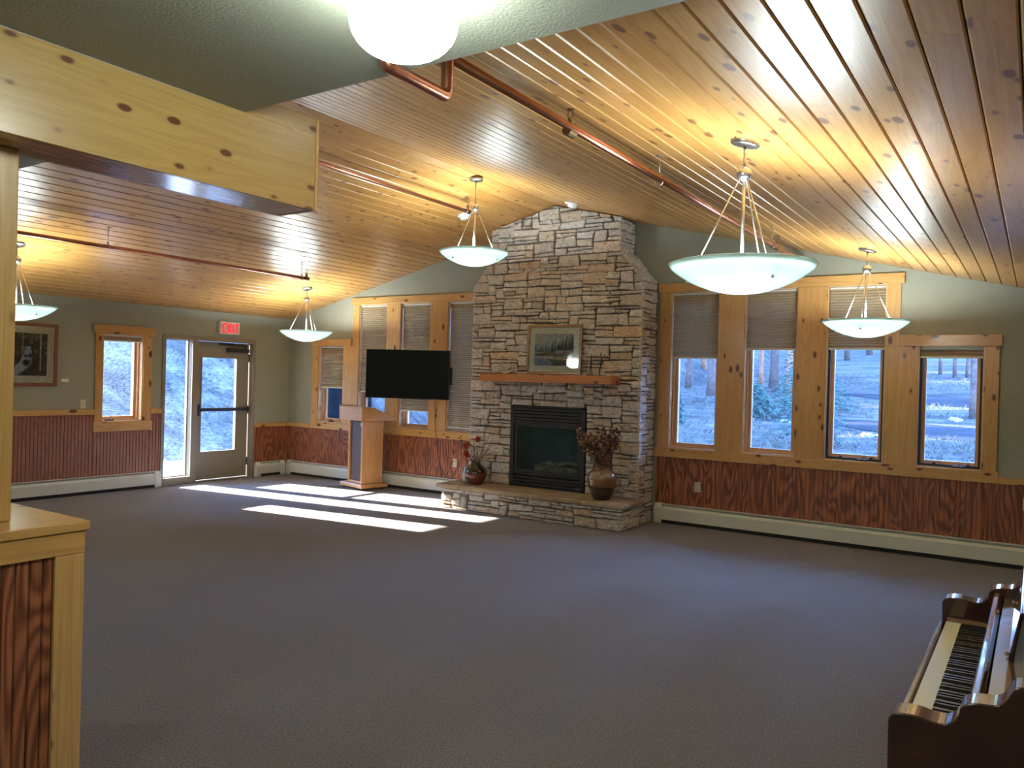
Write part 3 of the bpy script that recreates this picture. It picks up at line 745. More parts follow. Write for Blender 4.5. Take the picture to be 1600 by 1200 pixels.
# ------------------------------------------------------------------ sprinkler pipes
def pipe_thing(name, pts, r, label, hangers=(), heads=(), extras=None, endcap=False):
    o = thing(name, pts[0], label, 'sprinkler pipe'); x = pts[-1][0]
    # rounded elbows
    P = []
    for i, p in enumerate(pts):
        p = Vector(p)
        if 0 < i < len(pts)-1:
            a = (Vector(pts[i-1])-p).normalized(); b = (Vector(pts[i+1])-p).normalized(); q = r*1.4
            if a.dot(b) > -.95:
                for k in range(5):
                    tt = k/4; P.append(p+a*q*(1-tt)**2+b*q*tt**2)
                continue
        P.append(p)
    MB().tube(P, r, 14).build('pipe', M['copper'], o, smooth=True)
    zc = None
    for y in hangers:
        z = pts[-1][2]; zz = roofz(x); mb = MB()
        mb.tube([(x,y,zz-.002),(x,y,z+r+.03)], .004, 6)
        mb.lathe([(.001,-.004),(.022,-.004),(.022,0),(.001,0)], (x,y,zz-.003), 12)
        ringp = [(x+(r+.006)*math.cos(a), y, z+(r+.006)*math.sin(a)*1.2+.006) for a in [PI/2+2*PI*k/14 for k in range(15)]]
        mb.tube(ringp, .004, 6, caps=False)
        mb.tube([(x,y,z+r+.005),(x,y,z+r+.035)], .009, 8)
        mb.build('pipe_hanger', M['nickel'], o, smooth=True)
    for y, sz in heads:
        z = pts[-1][2]; mb = MB()
        mb.tube([(x,y-.035,z),(x,y+.035,z)], r*1.25, 12)
        mb.tube([(x,y,z+r),(x,y,z+.05),(x,y,z+.055),(x,y,z+.07)], [r*.9,r*.9,.012,.012], 10)
        mb.tube([(x-.012,y,z+.07),(x-.016,y,z+.09),(x-.004,y,z+.11)], .003, 6); mb.tube([(x+.012,y,z+.07),(x+.016,y,z+.09),(x+.004,y,z+.11)], .003, 6)
        mb.lathe([(.001,.112),(.02,.112),(.02,.115),(.001,.115)], (x,y,z), 12)
        mb.build('sprinkler_head', M['brass'], o, smooth=False)
    return o
pipe_thing('sprinkler_pipe', [(8.43,-6.98,ZS-.003),(8.43,-6.98,2.66),(8.20,-6.42,2.64),(8.20,-6.42,2.91),(8.18,-6.34,2.915),(8.18,-.03,2.897)] if False else [(8.20,-6.58,2.915),(8.18,-.03,2.897)], .021,
           'copper sprinkler pipe running to the gable wall above the big lamp', hangers=(-4.13,-1.60), heads=((-6.33,1),(-5.27,1),(-1.42,1)))
pipe_thing('sprinkler_pipe', [(8.31,-6.84,ZS-.003),(8.31,-6.84,2.690),(8.31,-6.44,2.690),(8.20,-6.36,2.70),(8.20,-6.36,2.892)] if False else [(8.305,-6.765,ZS-.003),(8.305,-6.765,2.695),(8.28,-6.40,2.705),(8.28,-6.40,2.93),(8.215,-6.40,2.93)], .024,
           'short offset of thick copper pipe dropping out of the soffit behind the lit drum lamp')
pipe_thing('sprinkler_pipe', [(2.27,-6.58,2.87),(2.27,-1.70,2.862)], .019, 'copper sprinkler pipe across the lower left ceiling slope', hangers=(-4.34,-1.79), heads=((-1.71,1),))
pipe_thing('sprinkler_pipe', [(4.80,-6.58,3.53),(4.80,-1.62,3.505)], .019, 'copper sprinkler pipe running behind the ridge pendant lamp', hangers=(-1.68,), heads=((-1.64,1),))
def disc(x, y, label, name='smoke_detector'):
    z = roofz(x); s = S_ if x < RX else -S_; mb = MB(); n = 28; vs = []
    for r, dz in ((.085,0),(.085,-.012),(.055,-.02),(.05,-.045),(.03,-.052),(.001,-.053)):
        for k in range(n):
            a = 2*PI*k/n; vs.append((x+r*math.cos(a)-dz*s*0, y+r*math.sin(a), z+dz-.0005+r*math.cos(a)*s))
    mb.add(vs, [(l*n+k, l*n+(k+1)%n, (l+1)*n+(k+1)%n, (l+1)*n+k) for l in range(5) for k in range(n)])
    tag(mb.build(name, M['white'], origin='base', smooth=True), label, 'smoke detector')
disc(5.70, -.86, 'white smoke detector on the ceiling just above the chimney')
disc(4.43, -1.21, 'white smoke detector on the ceiling behind the ridge pendant lamp')

# ------------------------------------------------------------------ exit sign, plates, switch, outlets
o = thing('exit_sign', (.03,-1.19,2.19), 'white exit sign with red letters above the glass door', 'exit sign')
MB().box(.002,.055,-1.365,-1.015,2.19,2.378).build('housing', M['white'], o, bevel=.004)
mb = MB(); x0, x1 = .0555, .058
def seg(a, b, w):
    d = Vector((b[0]-a[0], b[1]-a[1])); d.normalize(); nrm = Vector((-d.y, d.x))*w/2
    q = [(a[0]+nrm.x,a[1]+nrm.y),(b[0]+nrm.x,b[1]+nrm.y),(b[0]-nrm.x,b[1]-nrm.y),(a[0]-nrm.x,a[1]-nrm.y)]
    mb.prism(q, 'X', x0, x1)
zl, zh = 2.215, 2.352; w = .024; L0 = -1.325
for (a, b) in (((0,0),(0,1)),((0,.08),(1,.08)),((0,.5),(.85,.5)),((0,.92),(1,.92))):
    seg((L0+.012+a[0]*.05, zl+a[1]*(zh-zl)), (L0+.012+b[0]*.05, zl+b[1]*(zh-zl)), w if a[0] == b[0] else .022)
X0 = L0+.085; seg((X0,zl),(X0+.07,zh),w); seg((X0,zh),(X0+.07,zl),w)
X0 = L0+.185; seg((X0,zl),(X0,zh),w)
X0 = L0+.215; seg((X0,zh-.011),(X0+.075,zh-.011),.022); seg((X0+.0375,zl),(X0+.0375,zh),w)
mb.build('letters', M['redled'], o)
def plate(axis, u, z, label, kind, w=.07, h=.115, off=0.0):
    loc = (u,-.004-off,z) if axis == 'X' else (.004+off,u,z)
    o = thing(kind, loc, label, 'light switch' if kind == 'light_switch' else 'outlet')
    def bx(a, b, c, d, e, f):
        if axis == 'X': return MB().box(u+a,u+b,-off-f,-off-e,z+c,z+d)
        return MB().box(off+e,off+f,u+a,u+b,z+c,z+d)
    bx(-w/2,w/2,-h/2,h/2,.0003,.006).build('cover_plate', M['ivory'], o, bevel=.002)
    if kind == 'light_switch': bx(-.005,.005,-.012,.012,.006,.014).build('toggle', M['white'], o)
    else:
        for dz in (-.026,.026):
            s = bx(-.017,.017,dz-.014,dz+.014,.006,.008).build('socket', M['ivory'], o, bevel=.003)
            mb = bx(-.008,-.005,dz-.006,dz+.006,.008,.0085); mb2 = bx(.005,.008,dz-.006,dz+.006,.008,.0085); mb.add(mb2.v, mb2.f); mb.build('slot', M['dark'], s)
plate('Y', -3.342, 1.163, 'ivory light switch plate between the picture and the left window', 'light_switch')
plate('X', 6.972, .455, 'ivory wall outlet low on the red wainscot under the right windows', 'wall_outlet', off=.0085)
plate('X', 3.46, .448, 'ivory wall outlet with a black plug, left of the hearth', 'wall_outlet', off=.0085)
plate('X', 10.14, .60, 'ivory wall outlet on the wainscot at the far right edge', 'wall_outlet', off=.0085)
o = tag(MB().box(.001,.004,-3.62,-3.53,1.445,1.485).build('name_card', M['white'], origin='base'), 'tiny white caption card beside the waterfall picture', 'card')

# ------------------------------------------------------------------ framed pictures
def flat(name, col, rough=.6, noise=.15, ns=30): return simple(name, col, rough, noise=noise, nscale=ns)
def framed(name, origin_, U, V, Nn, w, h, fw, label, mat_frame, border, art):
    """flat print in a frame: origin at bottom-left corner, U right, V up, Nn towards viewer"""
    U, V, Nn, O = Vector(U), Vector(V), Vector(Nn), Vector(origin_)
    o = thing(name, tuple(O+U*w/2), label, 'picture')
    def P(u, v, d): return O+U*u+V*v+Nn*d
    def bx(mb, u0, u1, v0, v1, d0, d1, mi=0):
        mb.add([P(u0,v0,d0),P(u1,v0,d0),P(u1,v1,d0),P(u0,v1,d0),P(u0,v0,d1),P(u1,v0,d1),P(u1,v1,d1),P(u0,v1,d1)],
               [(0,3,2,1),(4,5,6,7),(0,1,5,4),(1,2,6,5),(2,3,7,6),(3,0,4,7)], mi)
    mb = MB()
    for a in ((0,w,0,fw),(0,w,h-fw,h),(0,fw,fw,h-fw),(w-fw,w,fw,h-fw)): bx(mb, *a, .001, .026)
    mb.build('frame', mat_frame, o, bevel=.004)
    mb = MB(); bx(mb, fw, w-fw, fw, h-fw, .004, .010); mb.build('mat_board', flat(name+'_mat', (.74,.68,.48)), o)
    mats = []; mb = MB(); bw, bh, bw0, bh0 = w-2*fw-2*border, h-2*fw-2*border, fw+border, fw+border
    names = {}
    lay = 0
    for colname, col, polys in art:
        mats.append(flat(name+'_'+colname, tuple(c_*.78 for c_ in col), noise=.3)); lay += 1
        for poly in polys:
            pts = [P(bw0+bw*min(1,max(0,p[0])), bh0+bh*min(1,max(0,p[1])), .0102+.0003*lay) for p in poly]
            mb.add(pts, [tuple(range(len(pts)))], len(mats)-1)
    mb.build('print', mats, o)
    mb = MB(); bx(mb, fw, w-fw, fw, h-fw, .019, .021); mb.build('glazing', glassmat(name+'_glazing', 0), o)
    return o
rr = random.Random(8)
def firs(n, x0, x1, base, h0, h1, wd, slope=None):
    out = []
    for i in range(n):
        x = x0+(x1-x0)*(i+.5)/n+rr.uniform(-.5,.5)/n; h = rr.uniform(h0, h1)*(slope(x) if slope else 1); w = wd*rr.uniform(.7,1.2)
        pts = [(x-w,base)]
        k = 5
        for j in range(k): pts += [(x-w*(1-j/k)*.6, base+h*(j+.6)/k), (x-w*(1-(j+1)/k)*.95-.002, base+h*(j+.7)/k)]
        pts.append((x, base+h))
        for j in reversed(range(k)): pts += [(x+w*(1-(j+1)/k)*.95+.002, base+h*(j+.7)/k), (x+w*(1-j/k)*.6, base+h*(j+.6)/k)]
        pts.append((x+w, base)); out += [[pts[0], pts[-1], (x,base+h)]] + [pts]
    return [p for p in out if len(p) > 3]
def blob(cx, cy, a, b, n=14, j=.15): return [(cx+a*math.cos(2*PI*k/n)*rr.uniform(1-j,1+j), cy+b*math.sin(2*PI*k/n)*rr.uniform(1-j,1+j)) for k in range(n)]
rect = lambda a, b, c, d: [(a,c),(b,c),(b,d),(a,d)]
art1 = [('sky', (.52,.50,.42), [rect(0,1,0,1)]),
        ('haze', (.40,.38,.36), [[(0,.45),(1,.45),(1,.6),(.3,.62),(0,.7)]]),
        ('far_trees', (.17,.19,.13), firs(22, 0, 1, .42, .12, .45, .05, lambda x: .5+x*.9)),
        ('near_trees', (.055,.07,.045), firs(16, .45, 1, .42, .30, .55, .04, lambda x: .6+x*.5)),
        ('bank', (.26,.14,.08), [[(0,.36),(.25,.42),(.5,.46),(1,.5),(1,.2),(.6,.28),(.3,.3),(0,.32)]]),
        ('brush', (.12,.13,.06), [blob(.15,.33,.16,.03), blob(.7,.25,.2,.05), blob(.9,.3,.12,.05)]),
        ('water', (.30,.33,.40), [[(0,0),(.42,0),(.5,.10),(.30,.2),(.05,.24),(0,.26)]]),
        ('dark_water', (.10,.12,.11), [[(.42,0),(1,0),(1,.16),(.6,.2),(.3,.22),(.5,.08)]]),
        ('bull_elk', (.42,.32,.24), [blob(.60,.42,.10,.055), blob(.70,.43,.05,.05)]),
        ('elk_neck', (.10,.06,.04), [blob(.50,.46,.035,.05), rect(.53,.545,.28,.40), rect(.57,.583,.27,.38), rect(.66,.672,.28,.39), rect(.70,.712,.28,.40)]),
        ('antlers', (.30,.24,.18), [[(.49,.5),(.46,.62),(.47,.62),(.50,.51)], [(.49,.5),(.52,.64),(.53,.63),(.505,.5)], [(.47,.57),(.42,.63),(.43,.635),(.475,.58)], [(.515,.58),(.56,.62),(.56,.63),(.515,.595)]])]
lean = math.radians(2.1)
framed('landscape_picture', (4.915,-.497,1.703), (1,0,0), (0,math.sin(lean),math.cos(lean)), (0,-math.cos(lean),math.sin(lean)), .765, .605, .034,
       'brown framed print of an elk by a forest lake leaning on the mantel', pine('picture_frame_brown','X',light=(.33,.18,.08),dark=(.22,.11,.05),island=False,knots=0), .075, art1)
art2 = [('shade', (.06,.065,.03), [rect(0,1,0,1)]),
        ('leaves', (.20,.22,.08), [blob(rr.random(), rr.uniform(.45,1), .07, .05) for _ in range(26)]),
        ('rocks', (.16,.11,.07), [blob(rr.random(), rr.uniform(0,.55), .08, .05) for _ in range(24)]),
        ('foam', (.55,.60,.66), [[(.42,.68),(.55,.70),(.60,.5),(.64,.34),(.50,.2),(.2,.0),(0,.0),(0,.12),(.25,.3),(.38,.5)], blob(.55,.48,.07,.06), blob(.45,.3,.12,.08)]),
        ('boulders', (.10,.06,.045), [blob(.72,.12,.16,.10), blob(.42,.46,.05,.03), blob(.62,.36,.04,.05)]),
        ('birch', (.62,.56,.52), [[(.80,.12),(.84,.12),(.845,1),(.80,1)], [(.33,.4),(.35,.4),(.36,1),(.34,1)], [(.10,.5),(.115,.5),(.11,1),(.10,1)]])]
framed('waterfall_picture', (.002,-4.36,1.39), (0,1,0), (0,0,1), (1,0,0), .68, .765, .04,
       'framed picture of a white forest waterfall on the left wall', pine('picture_frame_red','Z',light=(.26,.10,.045),dark=(.17,.06,.03),island=False,knots=0), .085, art2)

# ------------------------------------------------------------------ television
A = Vector((2.49,-.80,0)); Bv = Vector((3.605,-.37,0)); W = (Bv-A).length; ang = math.atan2(Bv.y-A.y, Bv.x-A.x)
mid = (A+Bv)/2; zt = 1.655; hh = .665
o = thing('television', (mid.x, mid.y, 1.33), 'large black flat television swung out from the wall above the podium', 'television', rotz=ang)
def lb(*a): return MB().box(*a)
lb(-W/2,W/2,-.0,.035,0,hh).build('back_shell', M['black'], o, local=True, bevel=.004)
ring(MB(), -W/2, W/2, 0, hh, .009, -.006, 0, 'X').build('bezel', M['black'], o, local=True)
lb(-W/2+.009,W/2-.009,-.003,-.0002,.009,hh-.009).build('screen', M['blackgloss'], o, local=True)
lb(W/2-.05,W/2+.022,.036,.07,.20,.44).build('side_bracket', M['black'], o, local=True, bevel=.003)
o2 = thing('television_mount', (3.17,-.04,1.5), 'black articulated wall mount behind the right edge of the television', 'television mount')
mb = MB(); mb.box(3.10,3.34,-.055,-.0225,1.42,1.60); mb.build('wall_plate', M['black'], o2, bevel=.003)
mb = MB(); mb.tube([(3.28,-.06,1.62),(3.36,-.19,1.62),(3.12,-.47,1.62)], .016, 8); mb.tube([(3.28,-.06,1.50),(3.36,-.19,1.50),(3.12,-.47,1.50)], .016, 8); mb.build('arm', M['black'], o2)
mb = MB(); mb.tube([(3.36,-.19,1.46),(3.36,-.19,1.66)], .018, 10); mb.build('pivot', M['black'], o2)

def cord(name, pts, r, label):
    P = [Vector(p) for p in pts]; out = []
    for i in range(len(P)-1):
        p0 = P[max(i-1,0)]; p1 = P[i]; p2 = P[i+1]; p3 = P[min(i+2,len(P)-1)]
        for k in range(8):
            tt = k/8; out.append(.5*((2*p1)+(p2-p0)*tt+(2*p0-5*p1+4*p2-p3)*tt*tt+(3*p1-p0-3*p2+p3)*tt**3))
    out.append(P[-1]); return tag(MB().tube(out, r, 7).build(name, M['black'], origin='base', smooth=True), label, 'cable')
cord('television_cable', [(3.10,-.034,1.42),(3.10,-.034,1.25),(3.12,-.034,.9),(3.16,-.030,.6),(3.23,-.03,.36),(3.27,-.05,.24)], .004, 'thin black cable hanging from the television to the heater')
cord('power_cord', [(3.452,-.022,.474),(3.43,-.035,.455),(3.38,-.025,.36),(3.33,-.022,.28),(3.30,-.03,.235)], .004, 'thin black power cord plugged into the outlet left of the hearth')

# ------------------------------------------------------------------ podium
M['oak'] = pine('podium_oak', 'Z', light=(.68,.37,.15), dark=(.52,.26,.095), island=False, knots=0)
M['oakx'] = pine('podium_oak_flat', 'X', light=(.68,.38,.16), dark=(.52,.26,.095), island=False, knots=0)
M['podpanel'] = simple('podium_panel', (.10,.07,.055), .5)
pd = thing('podium', (2.07,-.33,0), 'light oak lectern podium with a dark front panel near the corner', 'podium', rotz=math.radians(-13))
def pb(name, *a, m='oak', bv=.003): return MB().box(*a).build(name, M[m], pd, local=True, bevel=bv)
pb('base', -.30,.27,-.24,.22,.025,.085, m='oakx', bv=.012)
for cx_, cy_ in ((-.24,-.18),(.21,-.18),(-.24,.16),(.21,.16)): MB().tube([(cx_-.012,cy_,.022),(cx_+.012,cy_,.022)], .022, 10).build('caster', M['dark'], pd, local=True)
pb('side_panel', -.165,-.13,-.19,.17,.085,.98); pb('side_panel', .17,.205,-.19,.06,.085,.98); pb('inner_side_panel', .16,.188,.06,.17,.085,.98)
MB().box(-.13,.17,-.165,-.15,.12,.965).build('front_panel', M['podpanel'], pd, local=True)
pb('bottom_rail', -.13,.17,-.19,-.15,.085,.12, m='oakx'); pb('back_panel', -.13,.17,.14,.155,.085,.98)
mb = MB(); mb.prism([(-.26,.985),(.31,.985),(.32,1.01),(-.05,1.175),(-.26,1.18)], 'X', -.30, .28); dk = mb.build('desk_box', M['oakx'], pd, local=True, bevel=.003)
mb = MB(); mb.prism([(-.265,1.182),(-.265,1.2),(-.05,1.196),(.06,1.146),(.05,1.132),(-.05,1.177)], 'X', -.315, -.295); mb.box(-.315,-.301,-.262,.1,1.0,1.19); mb.build('side_lip', M['oakx'], dk, local=True)
MB().box(.115,.150,-.1665,-.1655,.90,.955).build('label_sticker', M['white'], pd, local=True)
tag(MB().box(1.56,1.72,-.46,-.36,.001,.02).build('foot_pedal', M['dark'], origin='base', bevel=.005) if False else MB().tube([(1.77,-.50,.012),(1.68,-.56,.012),(1.62,-.64,.012)], .010, 8).build('cable_cover', simple('grey_rubber',(.32,.31,.29),.6), origin='base'), 'short grey cable end on the carpet left of the podium', 'cable')

# ------------------------------------------------------------------ vases and dried flowers
def vase_mat(name, cols, zs, rough=.2):
    m, nt, out = newmat(name); g = N(nt)
    tc = g('ShaderNodeTexCoord').outputs['Object']; sp = g('ShaderNodeSeparateXYZ', i={0: tc})
    n = g('ShaderNodeTexNoise', i={'Vector': g('ShaderNodeMapping', i={'Vector': tc, 'Scale': (22,22,3)}).outputs[0], 'Scale': 2., 'Detail': 2})
    a = g('ShaderNodeMath', operation='MULTIPLY_ADD', i={0: n.outputs['Fac'], 1: zs[3], 2: sp.outputs['Z']})
    mr = g('ShaderNodeMapRange', i={'Value': a.outputs[0], 'From Min': zs[3]*.5+zs[0], 'From Max': zs[3]*.5+zs[1]})
    c = ramp(g, mr.outputs[0], cols)
    b = g('ShaderNodeBsdfPrincipled', i={'Base Color': c, 'Roughness': rough, 'Coat Weight': .6}); nt.links.new(b.outputs[0], out.inputs[0]); return m
v1 = (4.325,-.70)
o = thing('vase', (v1[0],v1[1],.303), 'round red and green glazed vase at the left end of the hearth', 'vase')
R1 = [(.001,0),(.075,.0),(.085,.01),(.115,.05),(.135,.10),(.138,.14),(.125,.19),(.095,.23),(.066,.25),(.058,.262),(.062,.275),(.052,.277),(.046,.262),(.001,.24)]
mb = MB(); mb.lathe(R1, (v1[0],v1[1],.303), 36); mb.build('body', vase_mat('drip_glaze', [(0,(.13,.035,.022)),(.5,(.20,.05,.035)),(.56,(.03,.02,.015)),(.75,(.018,.028,.018)),(1,(.03,.05,.03))], (0,.28,0,.10)), o, smooth=True)
v2 = (6.11,-.725)
o = thing('vase', (v2[0],v2[1],.303), 'tan and dark brown pottery vase at the right end of the hearth', 'vase')
R2 = [(.001,0),(.092,.0),(.098,.008),(.125,.07),(.152,.15),(.165,.22),(.160,.27),(.135,.315),(.10,.335),(.088,.345),(.092,.375),(.108,.39),(.104,.395),(.088,.385),(.080,.35),(.001,.33)]
mb = MB(); mb.lathe(R2, (v2[0],v2[1],.303), 40)
for sg in (-1, 1):
    mb.tube([(v2[0]+.02*sg,v2[1]-.125*sg*0-.11,.303+.325),(v2[0]+.05*sg,v2[1]-.14,.303+.35),(v2[0]+.08*sg,v2[1]-.10,.303+.375)], .008, 8)
mb.build('body', vase_mat('two_tone_glaze', [(0,(.03,.012,.010)),(.36,(.035,.014,.012)),(.39,(.20,.10,.038)),(.6,(.235,.12,.05)),(.64,(.25,.15,.07)),(1,(.17,.10,.05))], (0,.40,0,.004)), o, smooth=True)
M['stem'] = simple('dried_stem', (.14,.09,.06), .8); M['orange'] = simple('orange_petal', (.52,.10,.03), .7, noise=.4, nscale=40)
M['buff'] = simple('buff_seed', (.55,.44,.30), .8, noise=.3); M['rust'] = simple('rust_leaf', (.22,.09,.05), .7, noise=.4, nscale=20); M['plum'] = simple('plum_leaf', (.12,.05,.05), .7, noise=.4, nscale=20); M['ochre'] = simple('ochre_leaf', (.42,.20,.06), .7, noise=.3)
def leafquad(mb, p, d, L, w, rr, mi=0):
    d = Vector(d).normalized(); s = d.cross(Vector((rr.uniform(-1,1),rr.uniform(-1,1),rr.uniform(-1,1)))).normalized(); n = d.cross(s)
    p = Vector(p); q = [p, p+d*L*.35+s*w+n*w*.4, p+d*L*.75+s*w*.8+n*w*.3, p+d*L, p+d*L*.75-s*w*.8+n*w*.3, p+d*L*.35-s*w+n*w*.4, p+d*L*.55]
    mb.add(q, [(0,1,6),(1,2,6),(2,3,6),(3,4,6),(4,5,6),(5,0,6)], mi)
rr = random.Random(21)
b1 = thing('dried_flower_bouquet', (v1[0],v1[1],.58), 'dried orange flowers and twigs standing in the red vase', 'dried flowers')
mb = MB(); fl = MB(); sd = MB()
base = Vector((v1[0],v1[1],.50))
def twig(mb, base, tip, bend, r0=.003, r1=.001):
    a = Vector(base); c = Vector(tip); m_ = (a+c)/2+Vector(bend); pts = []
    for i in range(8):
        tt = i/7; pts.append(a*(1-tt)**2+m_*2*tt*(1-tt)+c*tt*tt)
    mb.tube(pts, [r0+(r1-r0)*i/7 for i in range(8)], 5); return pts
blooms = [(-.19,.02,.77),(-.09,-.05,.80),(-.10,-.08,.69),(.02,.0,.865),(-.10,-.06,.66)]
for bx_, by_, bz_ in blooms:
    tip = Vector((v1[0]+bx_, v1[1]+by_, bz_)); twig(mb, base, tip, (bx_*.1,0,.04))
    for k in range(60):
        d = Vector((rr.gauss(0,1), rr.gauss(0,1), rr.gauss(0,1)+.3)).normalized(); leafquad(fl, tip-d*.008, d, rr.uniform(.034,.06), .013, rr)
for k in range(34):
    a = rr.uniform(-.5,1.); tip = Vector((v1[0]+rr.uniform(-.10,.26), v1[1]+rr.uniform(-.12,.12), rr.uniform(.72,.93)))
    P = twig(mb, base+Vector((rr.uniform(-.02,.02),rr.uniform(-.02,.02),0)), tip, (rr.uniform(-.03,.03),0,.03), .002, .0008)
    for q in P[3:]:
        for _ in range(3): leafquad(sd, q, (rr.uniform(-1,1),rr.uniform(-1,1),rr.uniform(0,1)), .014, .004, rr, rr.choice([0,0,1]))
for tip in ((-.27,.0,.80),(-.24,-.02,.87)):
    P = twig(mb, base, (v1[0]+tip[0],v1[1]+tip[1],tip[2]), (-.03,0,.05), .003,.001)
    for q in P[3:]:
        for _ in range(2): leafquad(sd, q, (rr.uniform(-1,.2),rr.uniform(-1,1),rr.uniform(-.3,1)), .035, .010, rr, 1)
mb.build('twigs', M['stem'], b1); fl.build('blossoms', M['orange'], b1); sd.build('seed_heads', [M['buff'], M['plum']], b1)
b2 = thing('dried_leaf_bouquet', (v2[0],v2[1],.70), 'tall rust and plum dried leaf branches in the tan vase', 'dried flowers')
mb = MB(); lv = MB(); base = Vector((v2[0],v2[1],.62))
for k in range(30):
    if k < 11: tip = Vector((v2[0]-rr.uniform(.16,.30), v2[1]+rr.uniform(-.1,.1), rr.uniform(.92,1.04)))
    elif k < 14: tip = Vector((v2[0]-rr.uniform(.30,.40), v2[1]+rr.uniform(-.1,.05), rr.uniform(.98,1.08)))
    else: tip = Vector((v2[0]+rr.uniform(-.06,.20), v2[1]+rr.uniform(-.12,.12), rr.uniform(.92,1.14)))
    P = twig(mb, base+Vector((rr.uniform(-.04,.04),rr.uniform(-.04,.04),0)), tip, (rr.uniform(-.03,.03),0,.06), .0035,.001)
    for i, q in enumerate(P[1:]):
        for _ in range(7):
            d = Vector((rr.uniform(-1,1),rr.uniform(-1,1),rr.uniform(-.4,1)))
            mi = rr.choice([0,0,1,1,2,3]) if tip.x < v2[0]-.1 else rr.choice([0,1,1,0,1,2])
            leafquad(lv, q+Vector((rr.uniform(-.012,.012),rr.uniform(-.012,.012),rr.uniform(-.02,.02))), d, rr.uniform(.028,.05), rr.uniform(.008,.013), rr, mi)
mb.build('twigs', M['stem'], b2); lv.build('leaves', [M['rust'], M['plum'], M['ochre'], M['buff']], b2)
# glass jug behind the red vase
jg = thing('jug', (4.115,-.60,.303), 'pale glass jug half hidden behind the red vase', 'jug')
mb = MB(); mb.lathe([(.001,0),(.05,0),(.058,.02),(.06,.09),(.045,.14),(.036,.17),(.042,.20),(.036,.20),(.03,.17),(.04,.135),(.053,.09),(.05,.02),(.001,.01)], (4.115,-.60,.303), 24)
mb.build('body', simple('pale_ceramic', (.50,.56,.62), .15, coat=.6), jg, smooth=True)
mb = MB(); mb.tube([(4.072,-.62,.48),(4.03,-.635,.47),(4.02,-.64,.43),(4.06,-.625,.37)], .007, 8); mb.build('handle', simple('pale_ceramic_handle', (.50,.56,.62), .15), jg, smooth=True)

# ------------------------------------------------------------------ mantel ornaments
M['bone'] = simple('antler_bone', (.62,.56,.44), .6, noise=.3); M['iron'] = simple('dark_iron', (.035,.022,.018), .5)
a0 = thing('antler_ornament', (4.66,-.58,1.70), 'small pale antler rack on the left end of the mantel', 'ornament')
mb = MB()
mb.tube([(4.60,-.58,1.716),(4.66,-.585,1.713),(4.72,-.58,1.73),(4.76,-.57,1.75)], [.010,.016,.014,.008], 8)
for P in ([(4.64,-.58,1.72),(4.60,-.59,1.78),(4.61,-.58,1.86)], [(4.61,-.585,1.76),(4.575,-.60,1.80),(4.57,-.60,1.835)], [(4.67,-.58,1.72),(4.71,-.585,1.79),(4.715,-.58,1.88)], [(4.705,-.585,1.77),(4.74,-.60,1.80),(4.745,-.60,1.83)], [(4.655,-.585,1.72),(4.66,-.60,1.77),(4.65,-.61,1.80)]):
    mb.tube(P, [.009,.007,.003], 7)
mb.build('antlers', M['bone'], a0, smooth=True)
f1 = thing('iron_figurine', (5.85,-.58,1.70), 'slender dark iron figurine on the mantel beside the leaning picture', 'ornament')
mb = MB()
for dx in (-.028,0,.022): mb.tube([(5.85+dx,-.58,1.7005),(5.85+dx*.35,-.58,1.80),(5.852,-.58,1.84)], [.004,.004,.006], 6)
mb.tube([(5.85,-.58,1.80),(5.852,-.58,1.86),(5.853,-.58,1.90),(5.853,-.58,1.96)], [.010,.012,.006,.003], 8); mb.ball((5.853,-.58,1.905), .009, 10)
mb.build('body', M['iron'], f1, smooth=True)
f2 = thing('iron_figurine', (5.98,-.58,1.70), 'dark iron tree shaped figurine with curled branches near the mantel end', 'ornament')
mb = MB()
mb.tube([(5.965,-.58,1.7005),(5.967,-.58,1.76),(5.98,-.58,1.83),(5.985,-.58,1.92)], [.006,.007,.008,.005], 7)
for P in ([(5.985,-.58,1.90),(6.02,-.58,1.915),(6.06,-.58,1.905),(6.09,-.58,1.885)], [(5.985,-.58,1.91),(5.972,-.58,1.945),(5.978,-.58,1.965)], [(6.02,-.58,1.914),(6.03,-.58,1.95)], [(6.05,-.58,1.908),(6.066,-.58,1.93)], [(5.98,-.58,1.83),(5.95,-.58,1.86),(5.945,-.58,1.82)], [(5.98,-.58,1.85),(6.01,-.58,1.87),(6.02,-.58,1.86)]):
    mb.tube(P, .0045, 6)
mb.build('body', M['iron'], f2, smooth=True)

# ------------------------------------------------------------------ piano
M['mahog'] = simple('mahogany_varnish', (.045,.014,.009), .18, coat=.8, noise=.3, nscale=10)
M['walnut'] = simple('fallboard_varnish', (.17,.085,.045), .16, coat=.9, noise=.25, nscale=12)
M['ivkey'] = simple('ivory_key', (.66,.60,.38), .35); M['ebkey'] = simple('ebony_key', (.012,.010,.010), .25)
pn = thing('piano', (10.2,-5.83,0), 'dark mahogany upright piano with open keyboard at the lower right', 'piano')
prof = [(9.907,.60),(9.905,.785),(9.912,.80),(9.93,.808),(9.965,.811),(10.0,.806),(10.03,.806),(10.05,.818),(10.062,.838),(10.066,.856),(10.078,.866),(10.10,.874),(10.135,.878),(10.152,.888),(10.166,.91),(10.178,.93),(10.20,.935),(10.20,.60)]
P_ = prof[1:-1]; sp_ = [prof[0]]
for i in range(len(P_)-1):
    a_, b_, c_, d_ = P_[max(i-1,0)], P_[i], P_[i+1], P_[min(i+2,len(P_)-1)]
    for k in range(4):
        q = k/4; sp_.append(tuple(.5*(2*b_[j]+(c_[j]-a_[j])*q+(2*a_[j]-5*b_[j]+4*c_[j]-d_[j])*q*q+(3*b_[j]-a_[j]-3*c_[j]+d_[j])*q**3) for j in (0,1)))
prof = sp_+[P_[-1], prof[-1]]
